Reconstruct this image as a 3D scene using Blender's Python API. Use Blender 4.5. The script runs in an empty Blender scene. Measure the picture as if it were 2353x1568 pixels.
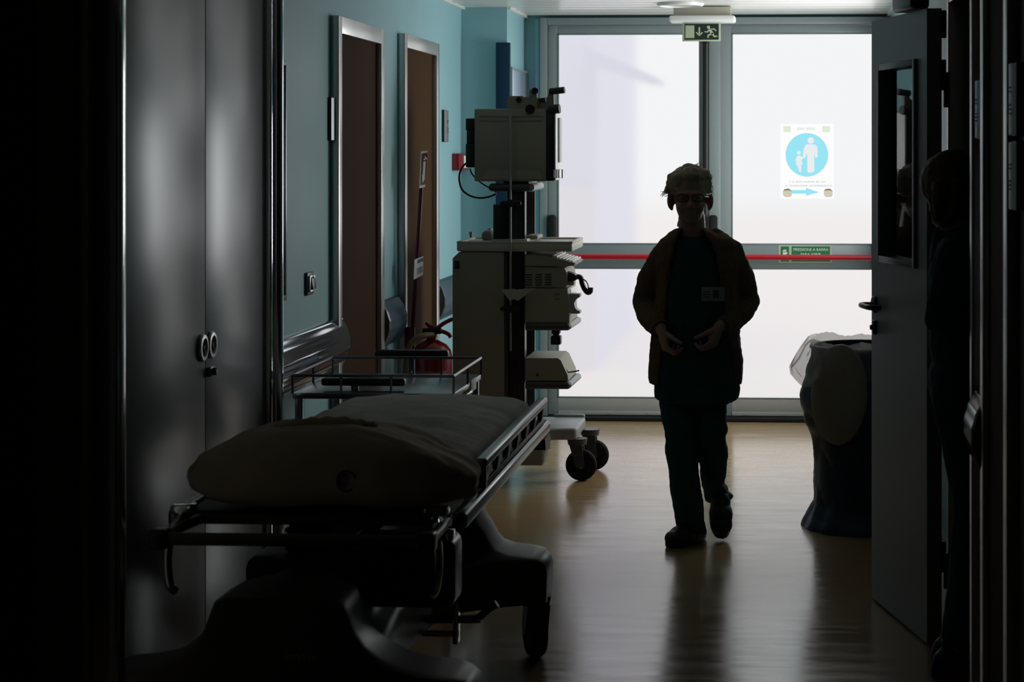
import bpy, bmesh, math, random
from mathutils import Vector, Matrix, Euler, Quaternion, noise
random.seed(7)
R = math.radians
SC = bpy.context.scene
COL = SC.collection
# ------------------------------------------------------------------ camera
FPX, YAW, EYE = 4575.0, R(3.128), 1.6          # focal length in pixels of the 2353x1568 frame
cd = bpy.data.cameras.new('camera')
cam = bpy.data.objects.new('camera', cd)
COL.objects.link(cam)
cam.location = (0, 0, EYE)
cam.rotation_euler = (R(90), 0, YAW)
cd.sensor_fit = 'HORIZONTAL'
cd.sensor_width = 36
cd.lens = 36 * FPX / 2353
cd.shift_x = (1176.5 - 1565) / 2353
cd.shift_y = (350 - 784) / 2353
cd.clip_start = 0.05
cd.dof.use_dof = True
cd.dof.focus_distance = 8.9
cd.dof.aperture_fstop = 7.1
SC.camera = cam
# ------------------------------------------------------------------ world, light, exposure
w = bpy.data.worlds.new('sky')
SC.world = w
w.use_nodes = True
w.node_tree.nodes['Background'].inputs[0].default_value = (0.95, 0.98, 1.0, 1)
w.node_tree.nodes['Background'].inputs[1].default_value = 1.0
PANE_GLOW = 0.88
SIDE_FILL_GLOW = 9.5
SC.view_settings.view_transform = 'Standard'
SC.view_settings.look = 'None'
SC.view_settings.gamma = 1
SC.view_settings.use_curve_mapping = False
SC.view_settings.exposure = 0.0
# ------------------------------------------------------------------ pixel -> point
CA, SA = math.cos(YAW), math.sin(YAW)
def _ray(px, py):
    t = (px - 1565) / FPX
    return Vector((-SA + t * CA, CA + t * SA, (350 - py) / FPX))
def oy(px, py, Y):
    d = _ray(px, py)
    k = Y / d.y
    return Vector((d.x * k, Y, EYE + d.z * k))
def ox(px, py, X):
    d = _ray(px, py)
    k = X / d.x
    return Vector((X, d.y * k, EYE + d.z * k))
# ------------------------------------------------------------------ materials
def mat(name, col, rough=0.5, metal=0.0, spec=0.5, vary=0.08, scale=12.0, bump=0.0, bscale=80.0, stretch=(1, 1, 1), **kw):
    m = bpy.data.materials.new(name)
    m.use_nodes = True
    nt = m.node_tree
    b = nt.nodes['Principled BSDF']
    b.inputs['Roughness'].default_value = rough
    b.inputs['Metallic'].default_value = metal
    b.inputs['Specular IOR Level'].default_value = spec
    for k, v in kw.items():
        b.inputs[k.replace('_', ' ')].default_value = v
    tc = nt.nodes.new('ShaderNodeTexCoord')
    mp = nt.nodes.new('ShaderNodeMapping')
    mp.inputs['Scale'].default_value = stretch
    nt.links.new(tc.outputs['Object'], mp.inputs[0])
    nz = nt.nodes.new('ShaderNodeTexNoise')
    nz.inputs['Scale'].default_value = scale
    nz.inputs['Detail'].default_value = 4
    nt.links.new(mp.outputs[0], nz.inputs['Vector'])
    mx = nt.nodes.new('ShaderNodeMix')
    mx.data_type = 'RGBA'
    c = Vector(col[:3])
    mx.inputs[6].default_value = (*(c * (1 - vary)), 1)
    mx.inputs[7].default_value = (*[min(1, v) for v in c * (1 + vary)], 1)
    nt.links.new(nz.outputs['Fac'], mx.inputs[0])
    nt.links.new(mx.outputs[2], b.inputs['Base Color'])
    if bump:
        n2 = nt.nodes.new('ShaderNodeTexNoise')
        n2.inputs['Scale'].default_value = bscale
        n2.inputs['Detail'].default_value = 3
        nt.links.new(mp.outputs[0], n2.inputs['Vector'])
        bp = nt.nodes.new('ShaderNodeBump')
        bp.inputs['Strength'].default_value = bump
        bp.inputs['Distance'].default_value = 0.01
        nt.links.new(n2.outputs['Fac'], bp.inputs['Height'])
        nt.links.new(bp.outputs[0], b.inputs['Normal'])
    return m
def glow(name, col, s=1.0, mixt=0.0):
    m = bpy.data.materials.new(name)
    m.use_nodes = True
    nt = m.node_tree
    nt.nodes.clear()
    o = nt.nodes.new('ShaderNodeOutputMaterial')
    e = nt.nodes.new('ShaderNodeEmission')
    e.inputs[0].default_value = (*col, 1)
    e.inputs[1].default_value = s
    if mixt:
        t = nt.nodes.new('ShaderNodeBsdfRefraction')
        t.inputs['Roughness'].default_value = 0.22
        t.inputs['IOR'].default_value = 1.12
        x = nt.nodes.new('ShaderNodeMixShader')
        x.inputs[0].default_value = mixt
        nt.links.new(e.outputs[0], x.inputs[1])
        nt.links.new(t.outputs[0], x.inputs[2])
        nt.links.new(x.outputs[0], o.inputs[0])
    else:
        nt.links.new(e.outputs[0], o.inputs[0])
    return m
M = {}
M['floor'] = mat('brown_vinyl', (0.37, 0.245, 0.115), 0.19, spec=0.5, vary=0.12, scale=2.2, bump=0.035, bscale=9, stretch=(0.25, 1.0, 1), IOR=2.1)
def floor_detail():
    nt = M['floor'].node_tree
    b = nt.nodes['Principled BSDF']
    tc = nt.nodes.new('ShaderNodeTexCoord')
    mp = nt.nodes.new('ShaderNodeMapping')
    mp.inputs['Scale'].default_value = (0.5, 3.0, 1)
    nt.links.new(tc.outputs['Object'], mp.inputs[0])
    nz = nt.nodes.new('ShaderNodeTexNoise')
    nz.inputs['Scale'].default_value = 7
    nz.inputs['Detail'].default_value = 6
    nz.inputs['Roughness'].default_value = 0.7
    nt.links.new(mp.outputs[0], nz.inputs['Vector'])
    mr = nt.nodes.new('ShaderNodeMapRange')
    mr.inputs[1].default_value, mr.inputs[2].default_value = 0.3, 0.75
    mr.inputs[3].default_value, mr.inputs[4].default_value = 0.13, 0.27
    nt.links.new(nz.outputs['Fac'], mr.inputs[0])
    nt.links.new(mr.outputs[0], b.inputs['Roughness'])
floor_detail()
M['wall'] = mat('teal_wall_paint', (0.275, 0.50, 0.545), 0.46, spec=0.32, vary=0.04, scale=3, bump=0.02, bscale=25)
M['wall_dark'] = mat('blue_wall_paint', (0.10, 0.36, 0.46), 0.45, vary=0.04, scale=3)
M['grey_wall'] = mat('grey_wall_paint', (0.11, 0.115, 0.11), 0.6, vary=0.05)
M['room'] = mat('cream_room_paint', (0.34, 0.31, 0.25), 0.8)
M['ceil'] = mat('white_metal_slats', (0.78, 0.79, 0.75), 0.2, spec=0.6, vary=0.03)
M['pilaster'] = mat('deep_teal_paint', (0.14, 0.34, 0.38), 0.5, vary=0.05)
M['navy'] = mat('navy_laminate', (0.006, 0.035, 0.07), 0.6, spec=0.2)
M['alu'] = mat('grey_green_aluminium', (0.23, 0.275, 0.275), 0.38, metal=0.0, spec=0.6, vary=0.04)
M['alu_bounce'] = mat('aluminium_floor_bounce_tint', (0.45, 0.44, 0.40), 0.4, spec=0.5, vary=0.05)  # door-frame aluminium with light bounced off the floor painted into its colour
M['steel'] = mat('brushed_steel', (0.55, 0.55, 0.54), 0.32, metal=1.0, vary=0.05, stretch=(1, 1, 0.05))
M['chrome'] = mat('chrome', (0.72, 0.74, 0.76), 0.12, metal=1.0, vary=0.03)
M['sign_alu'] = mat('anodised_sign_aluminium', (0.19, 0.205, 0.22), 0.42, metal=1.0, vary=0.03)
M['plinth'] = mat('lilac_pink_plinth', (0.72, 0.66, 0.76), 0.9, spec=0.1, vary=0.03)
M['dsteel'] = mat('dark_steel', (0.22, 0.23, 0.25), 0.28, metal=1.0, vary=0.06)
M['brown'] = mat('brown_door_laminate', (0.045, 0.019, 0.008), 0.8, spec=0.08, vary=0.08, scale=5, stretch=(1, 1, 0.1))
M['brown2'] = mat('ochre_door_laminate', (0.058, 0.029, 0.011), 0.8, spec=0.06, vary=0.08, scale=5, stretch=(1, 1, 0.1))
M['cab'] = mat('grey_satin_laminate', (0.17, 0.185, 0.195), 0.30, spec=0.5, vary=0.05, scale=4, IOR=1.6)
M['black'] = mat('black_plastic', (0.012, 0.012, 0.013), 0.35, vary=0.1)
M['rubber'] = mat('black_rubber', (0.010, 0.0095, 0.009), 0.75, spec=0.25, vary=0.15)
M['beige'] = mat('beige_instrument_paint', (0.29, 0.265, 0.205), 0.5, spec=0.35, vary=0.04)
M['cream'] = mat('cream_plastic', (0.42, 0.40, 0.33), 0.4, vary=0.03)
M['white'] = mat('white_plastic', (0.8, 0.8, 0.78), 0.4, vary=0.03)
M['greyp'] = mat('grey_plastic', (0.30, 0.31, 0.31), 0.4, vary=0.05)
M['dgrey'] = mat('dark_grey_plastic', (0.055, 0.055, 0.055), 0.4, vary=0.08)
M['red'] = mat('red_enamel', (0.22, 0.004, 0.012), 0.25, spec=0.6, vary=0.05)
M['darkred'] = mat('dark_red_enamel', (0.12, 0.006, 0.014), 0.3, vary=0.05)
M['bar_red'] = mat('red_bar_paint', (0.42, 0.004, 0.015), 0.35, vary=0.04)
M['sheet'] = mat('sheet_cotton', (0.62, 0.60, 0.55), 0.85, spec=0.2, vary=0.06, bump=0.25, bscale=28)
M['pillow'] = mat('pillow_cotton', (0.52, 0.42, 0.30), 0.85, spec=0.2, vary=0.08, bump=0.25, bscale=22)
M['blue_print'] = mat('blue_textile_print', (0.03, 0.05, 0.12), 0.8)
M['vinyl_dark'] = mat('mattress_vinyl', (0.03, 0.03, 0.035), 0.5)
M['base'] = mat('stretcher_base_plastic', (0.075, 0.066, 0.06), 0.42, spec=0.4, vary=0.06)
M['skin'] = mat('skin', (0.42, 0.22, 0.15), 0.5, vary=0.08, scale=20, Subsurface_Weight=0.0)
M['hair'] = mat('greying_hair', (0.52, 0.40, 0.27), 0.55, vary=0.25, scale=60, stretch=(1, 1, 0.2))
M['hair2'] = mat('brown_hair', (0.10, 0.06, 0.035), 0.5, vary=0.25, scale=60, stretch=(1, 1, 0.2))
M['cardigan'] = mat('brown_knit', (0.17, 0.10, 0.055), 0.9, spec=0.15, vary=0.12, scale=40, bump=0.4, bscale=160, stretch=(1, 1, 0.4))
M['scrub'] = mat('green_scrub_cotton', (0.009, 0.080, 0.070), 0.85, spec=0.2, vary=0.08, bump=0.15, bscale=25)
M['scrub_n'] = mat('navy_green_scrub', (0.012, 0.060, 0.065), 0.85, spec=0.2, vary=0.08, bump=0.15, bscale=25)
M['shoe'] = mat('black_clog', (0.015, 0.014, 0.014), 0.5, vary=0.1)
M['bag'] = mat('blue_sack_vinyl', (0.006, 0.026, 0.062), 0.45, vary=0.1, bump=0.2, bscale=18)
M['lid'] = mat('beige_lid_plastic', (0.22, 0.195, 0.14), 0.5, vary=0.06)
M['doorgrey'] = mat('grey_door_paint', (0.28, 0.30, 0.31), 0.42, vary=0.03, stretch=(1, 1, 0.1))
M['frame_grey'] = mat('dark_grey_frame', (0.09, 0.11, 0.115), 0.4, vary=0.05)
M['green'] = mat('green_sign', (0.0, 0.16, 0.05), 0.5)
M['dgreen'] = mat('dark_green_sign', (0.004, 0.022, 0.012), 0.5)
M['pale'] = mat('photoluminescent_pale_green', (0.42, 0.47, 0.33), 0.6, vary=0.03)
M['paper'] = mat('white_card', (0.75, 0.75, 0.70), 0.7, vary=0.03)
M['print'] = mat('dark_print', (0.06, 0.07, 0.09), 0.7)
M['lens'] = mat('opal_lens', (0.92, 0.92, 0.92), 0.15, vary=0.02)
M['screen'] = mat('black_glass', (0.01, 0.01, 0.012), 0.08)
M['board'] = mat('glazed_notice_board', (0.42, 0.52, 0.66), 0.12, spec=0.6, vary=0.04)
M['bluebump'] = mat('blue_grey_bumper_vinyl', (0.035, 0.075, 0.10), 0.5, spec=0.25, vary=0.06)
M['bumper_ribbed'] = mat('polished_bumper_cladding', (0.62, 0.68, 0.74), 0.07, metal=0.85, vary=0.06, stretch=(0.2, 0.2, 6), bump=0.03, bscale=5)
M['paving'] = mat('pink_paving', (0.95, 0.82, 0.77), 0.9, spec=0.1, vary=0.05)
M['facade'] = mat('lilac_render', (0.62, 0.62, 0.85), 0.9, spec=0.1, vary=0.03)
M['awning'] = mat('blue_grey_canvas', (0.48, 0.50, 0.75), 0.9, spec=0.1, vary=0.04)
M['hose'] = mat('tan_hose_rubber', (0.20, 0.13, 0.06), 0.5)
M['pane'] = glow('frosted_daylit_glass', (0.985, 0.985, 1.0), PANE_GLOW, 0.6)
M['side_fill'] = glow('added_side_fill_glass', (0.97, 0.99, 1.0), SIDE_FILL_GLOW)  # glow of the added side light, not seen by the camera
M['poster_w'] = glow('backlit_paper', (1.0, 1.0, 1.0), 0.985)
M['poster_c'] = glow('backlit_cyan', (0.33, 0.80, 0.93), 0.98)
M['poster_g'] = glow('backlit_pale_green', (0.80, 0.87, 0.70), 0.95)
M['poster_t'] = glow('backlit_grey', (0.72, 0.74, 0.76), 0.98)
M['poster_f'] = glow('backlit_figure', (0.84, 0.87, 0.89), 0.98)
M['poster_b'] = glow('backlit_tan', (0.72, 0.66, 0.52), 0.9)
M['poster_d'] = glow('backlit_brown', (0.30, 0.24, 0.16), 0.9)
def glass(name, tint, refl=0.10):
    m = bpy.data.materials.new(name)
    m.use_nodes = True
    nt = m.node_tree
    nt.nodes.clear()
    o = nt.nodes.new('ShaderNodeOutputMaterial')
    t = nt.nodes.new('ShaderNodeBsdfTransparent')
    t.inputs[0].default_value = (*tint, 1)
    g = nt.nodes.new('ShaderNodeBsdfGlossy')
    g.inputs['Roughness'].default_value = 0.02
    g.inputs['Color'].default_value = (0.9, 0.9, 0.9, 1)
    f = nt.nodes.new('ShaderNodeFresnel')
    f.inputs[0].default_value = 1.9
    x = nt.nodes.new('ShaderNodeMixShader')
    nt.links.new(f.outputs[0], x.inputs[0])
    nt.links.new(t.outputs[0], x.inputs[1])
    nt.links.new(g.outputs[0], x.inputs[2])
    nt.links.new(x.outputs[0], o.inputs[0])
    return m
M['glass'] = glass('clear_wired_glass', (0.80, 0.93, 0.92))
M['spec_glass'] = glass('spectacle_lens', (0.9, 0.9, 0.9))
def plastic_film():
    m = bpy.data.materials.new('translucent_liner_film')
    m.use_nodes = True
    nt = m.node_tree
    nt.nodes.clear()
    o = nt.nodes.new('ShaderNodeOutputMaterial')
    t = nt.nodes.new('ShaderNodeBsdfTransparent')
    t.inputs[0].default_value = (0.93, 0.92, 0.90, 1)
    d = nt.nodes.new('ShaderNodeBsdfTranslucent')
    d.inputs[0].default_value = (0.8, 0.79, 0.76, 1)
    g = nt.nodes.new('ShaderNodeBsdfPrincipled')
    g.inputs['Base Color'].default_value = (0.5, 0.49, 0.46, 1)
    g.inputs['Roughness'].default_value = 0.3
    x = nt.nodes.new('ShaderNodeMixShader')
    x.inputs[0].default_value = 0.24
    nt.links.new(t.outputs[0], x.inputs[1])
    nt.links.new(d.outputs[0], x.inputs[2])
    y = nt.nodes.new('ShaderNodeMixShader')
    y.inputs[0].default_value = 0.16
    nt.links.new(x.outputs[0], y.inputs[1])
    nt.links.new(g.outputs[0], y.inputs[2])
    nt.links.new(y.outputs[0], o.inputs[0])
    return m
M['film'] = plastic_film()
# ------------------------------------------------------------------ mesh builder
def vec(p):
    return p if isinstance(p, Vector) else Vector(p)
class MB:
    def __init__(self):
        self.bm = bmesh.new()
    def _merge(self, t):
        me = bpy.data.meshes.new('tmp')
        t.to_mesh(me)
        t.free()
        self.bm.from_mesh(me)
        bpy.data.meshes.remove(me)
    def box(self, a, b, bev=0.0, seg=2, rot=None, piv=None):
        a, b = vec(a), vec(b)
        t = bmesh.new()
        bmesh.ops.create_cube(t, size=1)
        s = Vector([max(abs(b[i] - a[i]), 1e-5) for i in range(3)])
        c = (a + b) / 2
        for v in t.verts:
            v.co = Vector((v.co.x * s.x, v.co.y * s.y, v.co.z * s.z))
        if bev:
            bmesh.ops.bevel(t, geom=t.edges[:], offset=min(bev, min(s) * 0.49), segments=seg, affect='EDGES', profile=0.5)
        Mx = Matrix.Translation(c)
        if rot is not None:
            p = vec(piv) if piv is not None else c
            Mx = Matrix.Translation(p) @ Euler(rot).to_matrix().to_4x4() @ Matrix.Translation(c - p)
        t.transform(Mx)
        self._merge(t)
        return self
    def loft(self, rings, cap=True, closed=True, loop=False):
        bm = self.bm
        vs = [[bm.verts.new(vec(p)) for p in r] for r in rings]
        n = len(vs[0])
        m = len(vs)
        for i in range(m if loop else m - 1):
            A_, B_ = vs[i], vs[(i + 1) % m]
            for j in range(n if closed else n - 1):
                k = (j + 1) % n
                try:
                    bm.faces.new((A_[j], A_[k], B_[k], B_[j]))
                except ValueError:
                    pass
        if cap and not loop and closed:
            bm.faces.new(vs[0][::-1])
            bm.faces.new(vs[-1])
        return self
    def tube(self, pts, r, n=10, cap=True, loop=False):
        pts = [vec(p) for p in pts]
        rs = r if isinstance(r, (list, tuple)) else [r] * len(pts)
        rings = []
        up = None
        m = len(pts)
        for i, p in enumerate(pts):
            if loop:
                d = pts[(i + 1) % m] - pts[i - 1]
            else:
                d = pts[min(i + 1, m - 1)] - pts[max(i - 1, 0)]
            d.normalize()
            if up is None:
                up = Vector((0, 0, 1)) if abs(d.z) < 0.9 else Vector((1, 0, 0))
            x = d.cross(up)
            if x.length < 1e-6:
                x = d.orthogonal()
            x.normalize()
            up = x.cross(d).normalized()
            rings.append([p + (x * math.cos(a) + up * math.sin(a)) * rs[i] for a in [2 * math.pi * k / n for k in range(n)]])
        return self.loft(rings, cap, loop=loop)
    def cyl(self, p0, p1, r, r1=None, n=24):
        p0, p1 = vec(p0), vec(p1)
        return self.tube([p0, p1], [r, r if r1 is None else r1], n)
    def lathe(self, c, prof, n=32, axis=(0, 0, 1)):
        c = vec(c)
        q = Vector((0, 0, 1)).rotation_difference(Vector(axis))
        rings = [[c + q @ Vector((r * math.cos(a), r * math.sin(a), z)) for a in [2 * math.pi * k / n for k in range(n)]] for r, z in prof]
        return self.loft(rings, True)
    def ell(self, c, rad, rot=(0, 0, 0), n=20, m=12):
        c = vec(c)
        q = Euler(rot).to_matrix()
        t = bmesh.new()
        bmesh.ops.create_uvsphere(t, u_segments=n, v_segments=m, radius=1)
        for v in t.verts:
            v.co = c + q @ Vector((v.co.x * rad[0], v.co.y * rad[1], v.co.z * rad[2]))
        self._merge(t)
        return self
    def caps(self, p0, p1, r0, r1=None, n=14):
        p0, p1 = vec(p0), vec(p1)
        r1 = r0 if r1 is None else r1
        d = p1 - p0
        L = d.length
        if L < 1e-6:
            return self.ell(p0, (r0,) * 3)
        d.normalize()
        pts, rs = [], []
        for k in range(5):
            a = math.pi / 2 * k / 4
            pts.append(p0 - d * r0 * math.cos(a))
            rs.append(max(r0 * math.sin(a), 1e-4))
        for k in range(5):
            a = math.pi / 2 * k / 4
            pts.append(p1 + d * r1 * math.sin(a))
            rs.append(max(r1 * math.cos(a), 1e-4))
        return self.tube(pts, rs, n)
    def prism(self, pts, axis, d0, d1):
        """polygon in the plane normal to axis ('x': (y,z)  'y': (x,z)  'z': (x,y)) pushed from d0 to d1"""
        def f(p, d):
            return Vector({'x': (d, p[0], p[1]), 'y': (p[0], d, p[1]), 'z': (p[0], p[1], d)}[axis])
        return self.loft([[f(p, d0) for p in pts], [f(p, d1) for p in pts]])
    def ring(self, c, R0, r, axis=(0, 0, 1), n=32, k=10, sc=(1, 1)):
        c = vec(c)
        q = Vector((0, 0, 1)).rotation_difference(Vector(axis))
        return self.tube([c + q @ Vector((R0 * sc[0] * math.cos(a), R0 * sc[1] * math.sin(a), 0)) for a in [2 * math.pi * i / n for i in range(n)]], r, k, loop=True)
    def text(self, s, size, mtx, depth=0.0006, spacing=1.0):
        cu = bpy.data.curves.new('t', 'FONT')
        cu.body = s
        cu.size = size
        cu.align_x = 'CENTER'
        cu.align_y = 'CENTER'
        cu.extrude = depth
        cu.space_character = spacing
        cu.resolution_u = 3
        o = bpy.data.objects.new('t', cu)
        COL.objects.link(o)
        dg = bpy.context.evaluated_depsgraph_get()
        me = bpy.data.meshes.new_from_object(o.evaluated_get(dg))
        me.transform(mtx)
        self.bm.from_mesh(me)
        bpy.data.objects.remove(o)
        bpy.data.curves.remove(cu)
        bpy.data.meshes.remove(me)
        return self
    def xf(self, mtx):
        self.bm.transform(mtx)
        return self
    def build(self, name, m, parent=None, smooth=True, remesh=0.0, relax=0, angle=40, sub=0, disp=None, keep=True):
        bm = self.bm
        if not remesh:
            bmesh.ops.recalc_face_normals(bm, faces=bm.faces[:])
        me = bpy.data.meshes.new(name)
        o = bpy.data.objects.new(name, me)
        COL.objects.link(o)
        root = parent
        while root is not None and root.parent is not None:
            root = root.parent
        if root is not None:
            off = root.location.copy()
        else:
            zs = [v.co.z for v in bm.verts]
            xs = [v.co.x for v in bm.verts]
            ys = [v.co.y for v in bm.verts]
            off = Vector(((min(xs) + max(xs)) / 2, (min(ys) + max(ys)) / 2, min(zs)))
        bmesh.ops.translate(bm, verts=bm.verts[:], vec=-off)
        bm.to_mesh(me)
        bm.free()
        me.materials.append(m)
        if remesh:
            md = o.modifiers.new('r', 'REMESH')
            md.mode = 'VOXEL'
            md.voxel_size = remesh
            md.use_smooth_shade = True
            if relax:
                sm = o.modifiers.new('s', 'SMOOTH')
                sm.factor = 0.5
                sm.iterations = relax
        elif sub:
            md = o.modifiers.new('s', 'SUBSURF')
            md.levels = sub
            md.render_levels = sub
        if o.modifiers:
            dg = bpy.context.evaluated_depsgraph_get()
            me2 = bpy.data.meshes.new_from_object(o.evaluated_get(dg))
            o.modifiers.clear()
            o.data = me2
            bpy.data.meshes.remove(me)
            me = me2
            me.name = name
            if not me.materials:
                me.materials.append(m)
        if disp:
            cs = [v.co.copy() for v in me.vertices]
            ns = [v.normal.copy() for v in me.vertices]
            for v, c_, n_ in zip(me.vertices, cs, ns):
                v.co = c_ + n_ * (noise.fractal((c_ + off) * disp[1], 0.6, 2.0, 3) * disp[0])
        if smooth:
            for p in me.polygons:
                p.use_smooth = True
            if not remesh and not sub:
                try:
                    me.set_sharp_from_angle(angle=R(angle))
                except Exception:
                    pass
        if parent is not None:
            o.parent = parent
        else:
            o.location = off
        return o
def tag(o, label, cat, group=None, kind=None):
    if label:
        o['label'] = label
    if cat:
        o['category'] = cat
    if group:
        o['group'] = group
    if kind:
        o['kind'] = kind
    return o
def thing(name, loc, label, cat, group=None, kind=None):
    o = bpy.data.objects.new(name, None)
    COL.objects.link(o)
    o.location = loc
    o.empty_display_size = 0.1
    return tag(o, label, cat, group, kind)
def S(name, mb, m, label, cat, parent=None, **k):
    o = mb.build(name, m, parent, **k)
    if parent is None:
        tag(o, label, cat, kind='structure')
    return o
def bez(p0, p1, p2, p3, n=14):
    p0, p1, p2, p3 = map(vec, (p0, p1, p2, p3))
    return [p0 * (1 - t) ** 3 + p1 * 3 * t * (1 - t) ** 2 + p2 * 3 * t * t * (1 - t) + p3 * t ** 3 for t in [i / n for i in range(n + 1)]]
def smooth_path(pts, n=6):
    pts = [vec(p) for p in pts]
    out = []
    for i in range(len(pts) - 1):
        p0, p1, p2, p3 = pts[max(i - 1, 0)], pts[i], pts[i + 1], pts[min(i + 2, len(pts) - 1)]
        for k in range(n):
            t = k / n
            out.append(0.5 * ((2 * p1) + (p2 - p0) * t + (2 * p0 - 5 * p1 + 4 * p2 - p3) * t * t + (3 * p1 - p0 - 3 * p2 + p3) * t ** 3))
    out.append(pts[-1])
    return out
def lerp_table(tab, x):
    """tab: [(x, v...)] sorted; returns tuple"""
    if x <= tab[0][0]:
        return tab[0][1:]
    for a, b in zip(tab, tab[1:]):
        if x <= b[0]:
            t = (x - a[0]) / (b[0] - a[0])
            return tuple(p + (q - p) * t for p, q in zip(a[1:], b[1:]))
    return tab[-1][1:]
# ================================================================== SETTING
L, RN, RF, CZ, YE = -1.86, 0.545, 0.60, 2.42, 11.95
def opl(px, py, P, n):
    d = _ray(px, py)
    o = Vector((0, 0, EYE))
    return o + d * ((vec(P) - o).dot(n) / d.dot(n))
S('floor', MB().box((-4.2, -3.2, -0.1), (2.2, 12.02, 0)), M['floor'], 'glossy brown vinyl floor of the corridor', 'floor')
mb = MB().box((-4.2, -3.2, CZ + 0.012), (2.2, 12.15, CZ + 0.1))
y = 3.15
while y < 11.94:
    pr0 = [(y + 0.186 * i / 8, CZ + 0.009 - 0.009 * math.sin(math.pi * i / 8)) for i in range(9)] + [(y + 0.186, CZ + 0.014), (y, CZ + 0.014)]
    if y + 0.186 < 11.95:
        mb.prism(pr0, 'x', L + 0.025, RF - 0.02)
    y += 0.2
S('ceiling', mb, M['ceil'], 'white metal slat ceiling of the corridor', 'ceiling')
S('trim_1', MB().box((L, 3, CZ - 0.012), (L + 0.022, 11.2, CZ + 0.012)).box((-1.60, 11.2, CZ - 0.012), (-1.578, YE, CZ + 0.012)), M['ceil'], 'white edge moulding of the slat ceiling along the left wall', 'moulding')
S('trim_2', MB().box((RF - 0.022, 6.6, CZ - 0.012), (RF, YE, CZ + 0.012)), M['ceil'], 'white edge moulding of the slat ceiling along the right wall', 'moulding')
S('wall_left', MB().box((L - 0.1, 4.6, 0), (L, 12.1, CZ + 0.05)), M['wall'], 'long teal painted left wall of the corridor', 'wall')
S('wall_left_near', MB().box((-4.2, 4.30, 0), (-1.53, 4.44, CZ + 0.05)).box((-4.2, -3.2, 0), (-4.1, 4.3, CZ + 0.05)), M['room'], 'dark partition wall at the near left', 'wall')
S('wall_back', MB().box((-4.2, -3.3, 0), (2.2, -3.2, CZ + 0.05)), M['room'], 'wall behind the viewer', 'wall')
S('wall_right', MB().box((RN, -3.2, 0), (RN + 0.1, 5.70, CZ + 0.05)).box((RN, 5.70, 2.13), (RN + 0.1, 6.55, CZ + 0.05)), M['grey_wall'], 'near right wall with the doorway', 'wall')
WY0, WY1, WZ0, WZ1 = 10.05, 11.25, 0.95, 2.12
S('wall_right_far', MB().box((RF, 6.551, 0), (RF + 0.1, WY0, CZ + 0.05)).box((RF, WY1, 0), (RF + 0.1, 12.1, CZ + 0.05)).box((RF, WY0, 0), (RF + 0.1, WY1, WZ0)).box((RF, WY0, WZ1), (RF + 0.1, WY1, CZ + 0.05)), M['wall'], 'teal right wall beyond the open grey door', 'wall')
S('wall_side_room', MB().box((RN + 0.1, 5.3, 0), (2.1, 5.36, CZ)).box((2.1, 5.3, 0), (2.2, 7.2, CZ)).box((RF + 0.1, 7.1, 0), (2.1, 7.2, CZ)), M['room'], 'dark walls of the room behind the right doorway', 'wall')
wn = thing('side_fill_window', (RF + 0.06, (WY0 + WY1) / 2, WZ0), 'added glowing window for side light in the right wall, unseen behind the open grey door', 'window', kind='structure')  # added out of view to throw side light on the left wall by the exit
mb = MB().box((RF + 0.03, WY0, WZ0), (RF + 0.08, WY1, WZ0 + 0.045), 0.003).box((RF + 0.03, WY0, WZ1 - 0.045), (RF + 0.08, WY1, WZ1), 0.003)
for yy in (WY0, (WY0 + WY1) / 2 - 0.022, WY1 - 0.045):
    mb.box((RF + 0.03, yy, WZ0 + 0.045), (RF + 0.08, yy + 0.045, WZ1 - 0.045), 0.003)
mb.build('window_frame', M['alu'], wn)
for a, b in ((WY0 + 0.04, (WY0 + WY1) / 2 - 0.02), ((WY0 + WY1) / 2 + 0.02, WY1 - 0.04)):
    MB().box((RF + 0.052, a, WZ0 + 0.04), (RF + 0.058, b, WZ1 - 0.04)).build('glass_pane', M['side_fill'], wn)
PX = oy(1165, 100, 11.2).x
S('wall_pilaster', MB().box((L, 11.2, 0), (PX, YE, CZ + 0.05)), M['wall'], 'teal pilaster beside the exit door', 'pilaster')
S('wall_end', MB().box((PX, YE, 0), (-1.495, 12.1, CZ + 0.05)).box((-1.495, YE, 2.405), (RF, 12.1, CZ + 0.05)), M['wall'], 'end wall around the exit door', 'wall')
S('trim_3', MB().tube([(-1.515, YE - 0.01, 0.002), (-1.515, YE - 0.01, 2.40)], 0.022, 16), M['wall'], 'rounded teal corner bead left of the exit door frame', 'moulding')
S('baseboard_left', MB().box((L, 7.25, 0), (L + 0.014, 8.05, 0.09)).box((L, 9.12, 0), (L + 0.014, 9.43, 0.09)).box((L, 10.53, 0), (L + 0.014, 11.199, 0.09)), M['dgrey'], 'dark skirting along the left wall', 'skirting')
S('baseboard_right', MB().box((RF - 0.014, 6.66, 0), (RF, 11.8, 0.12)), M['dsteel'], 'steel skirting along the far right wall', 'skirting')
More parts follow.
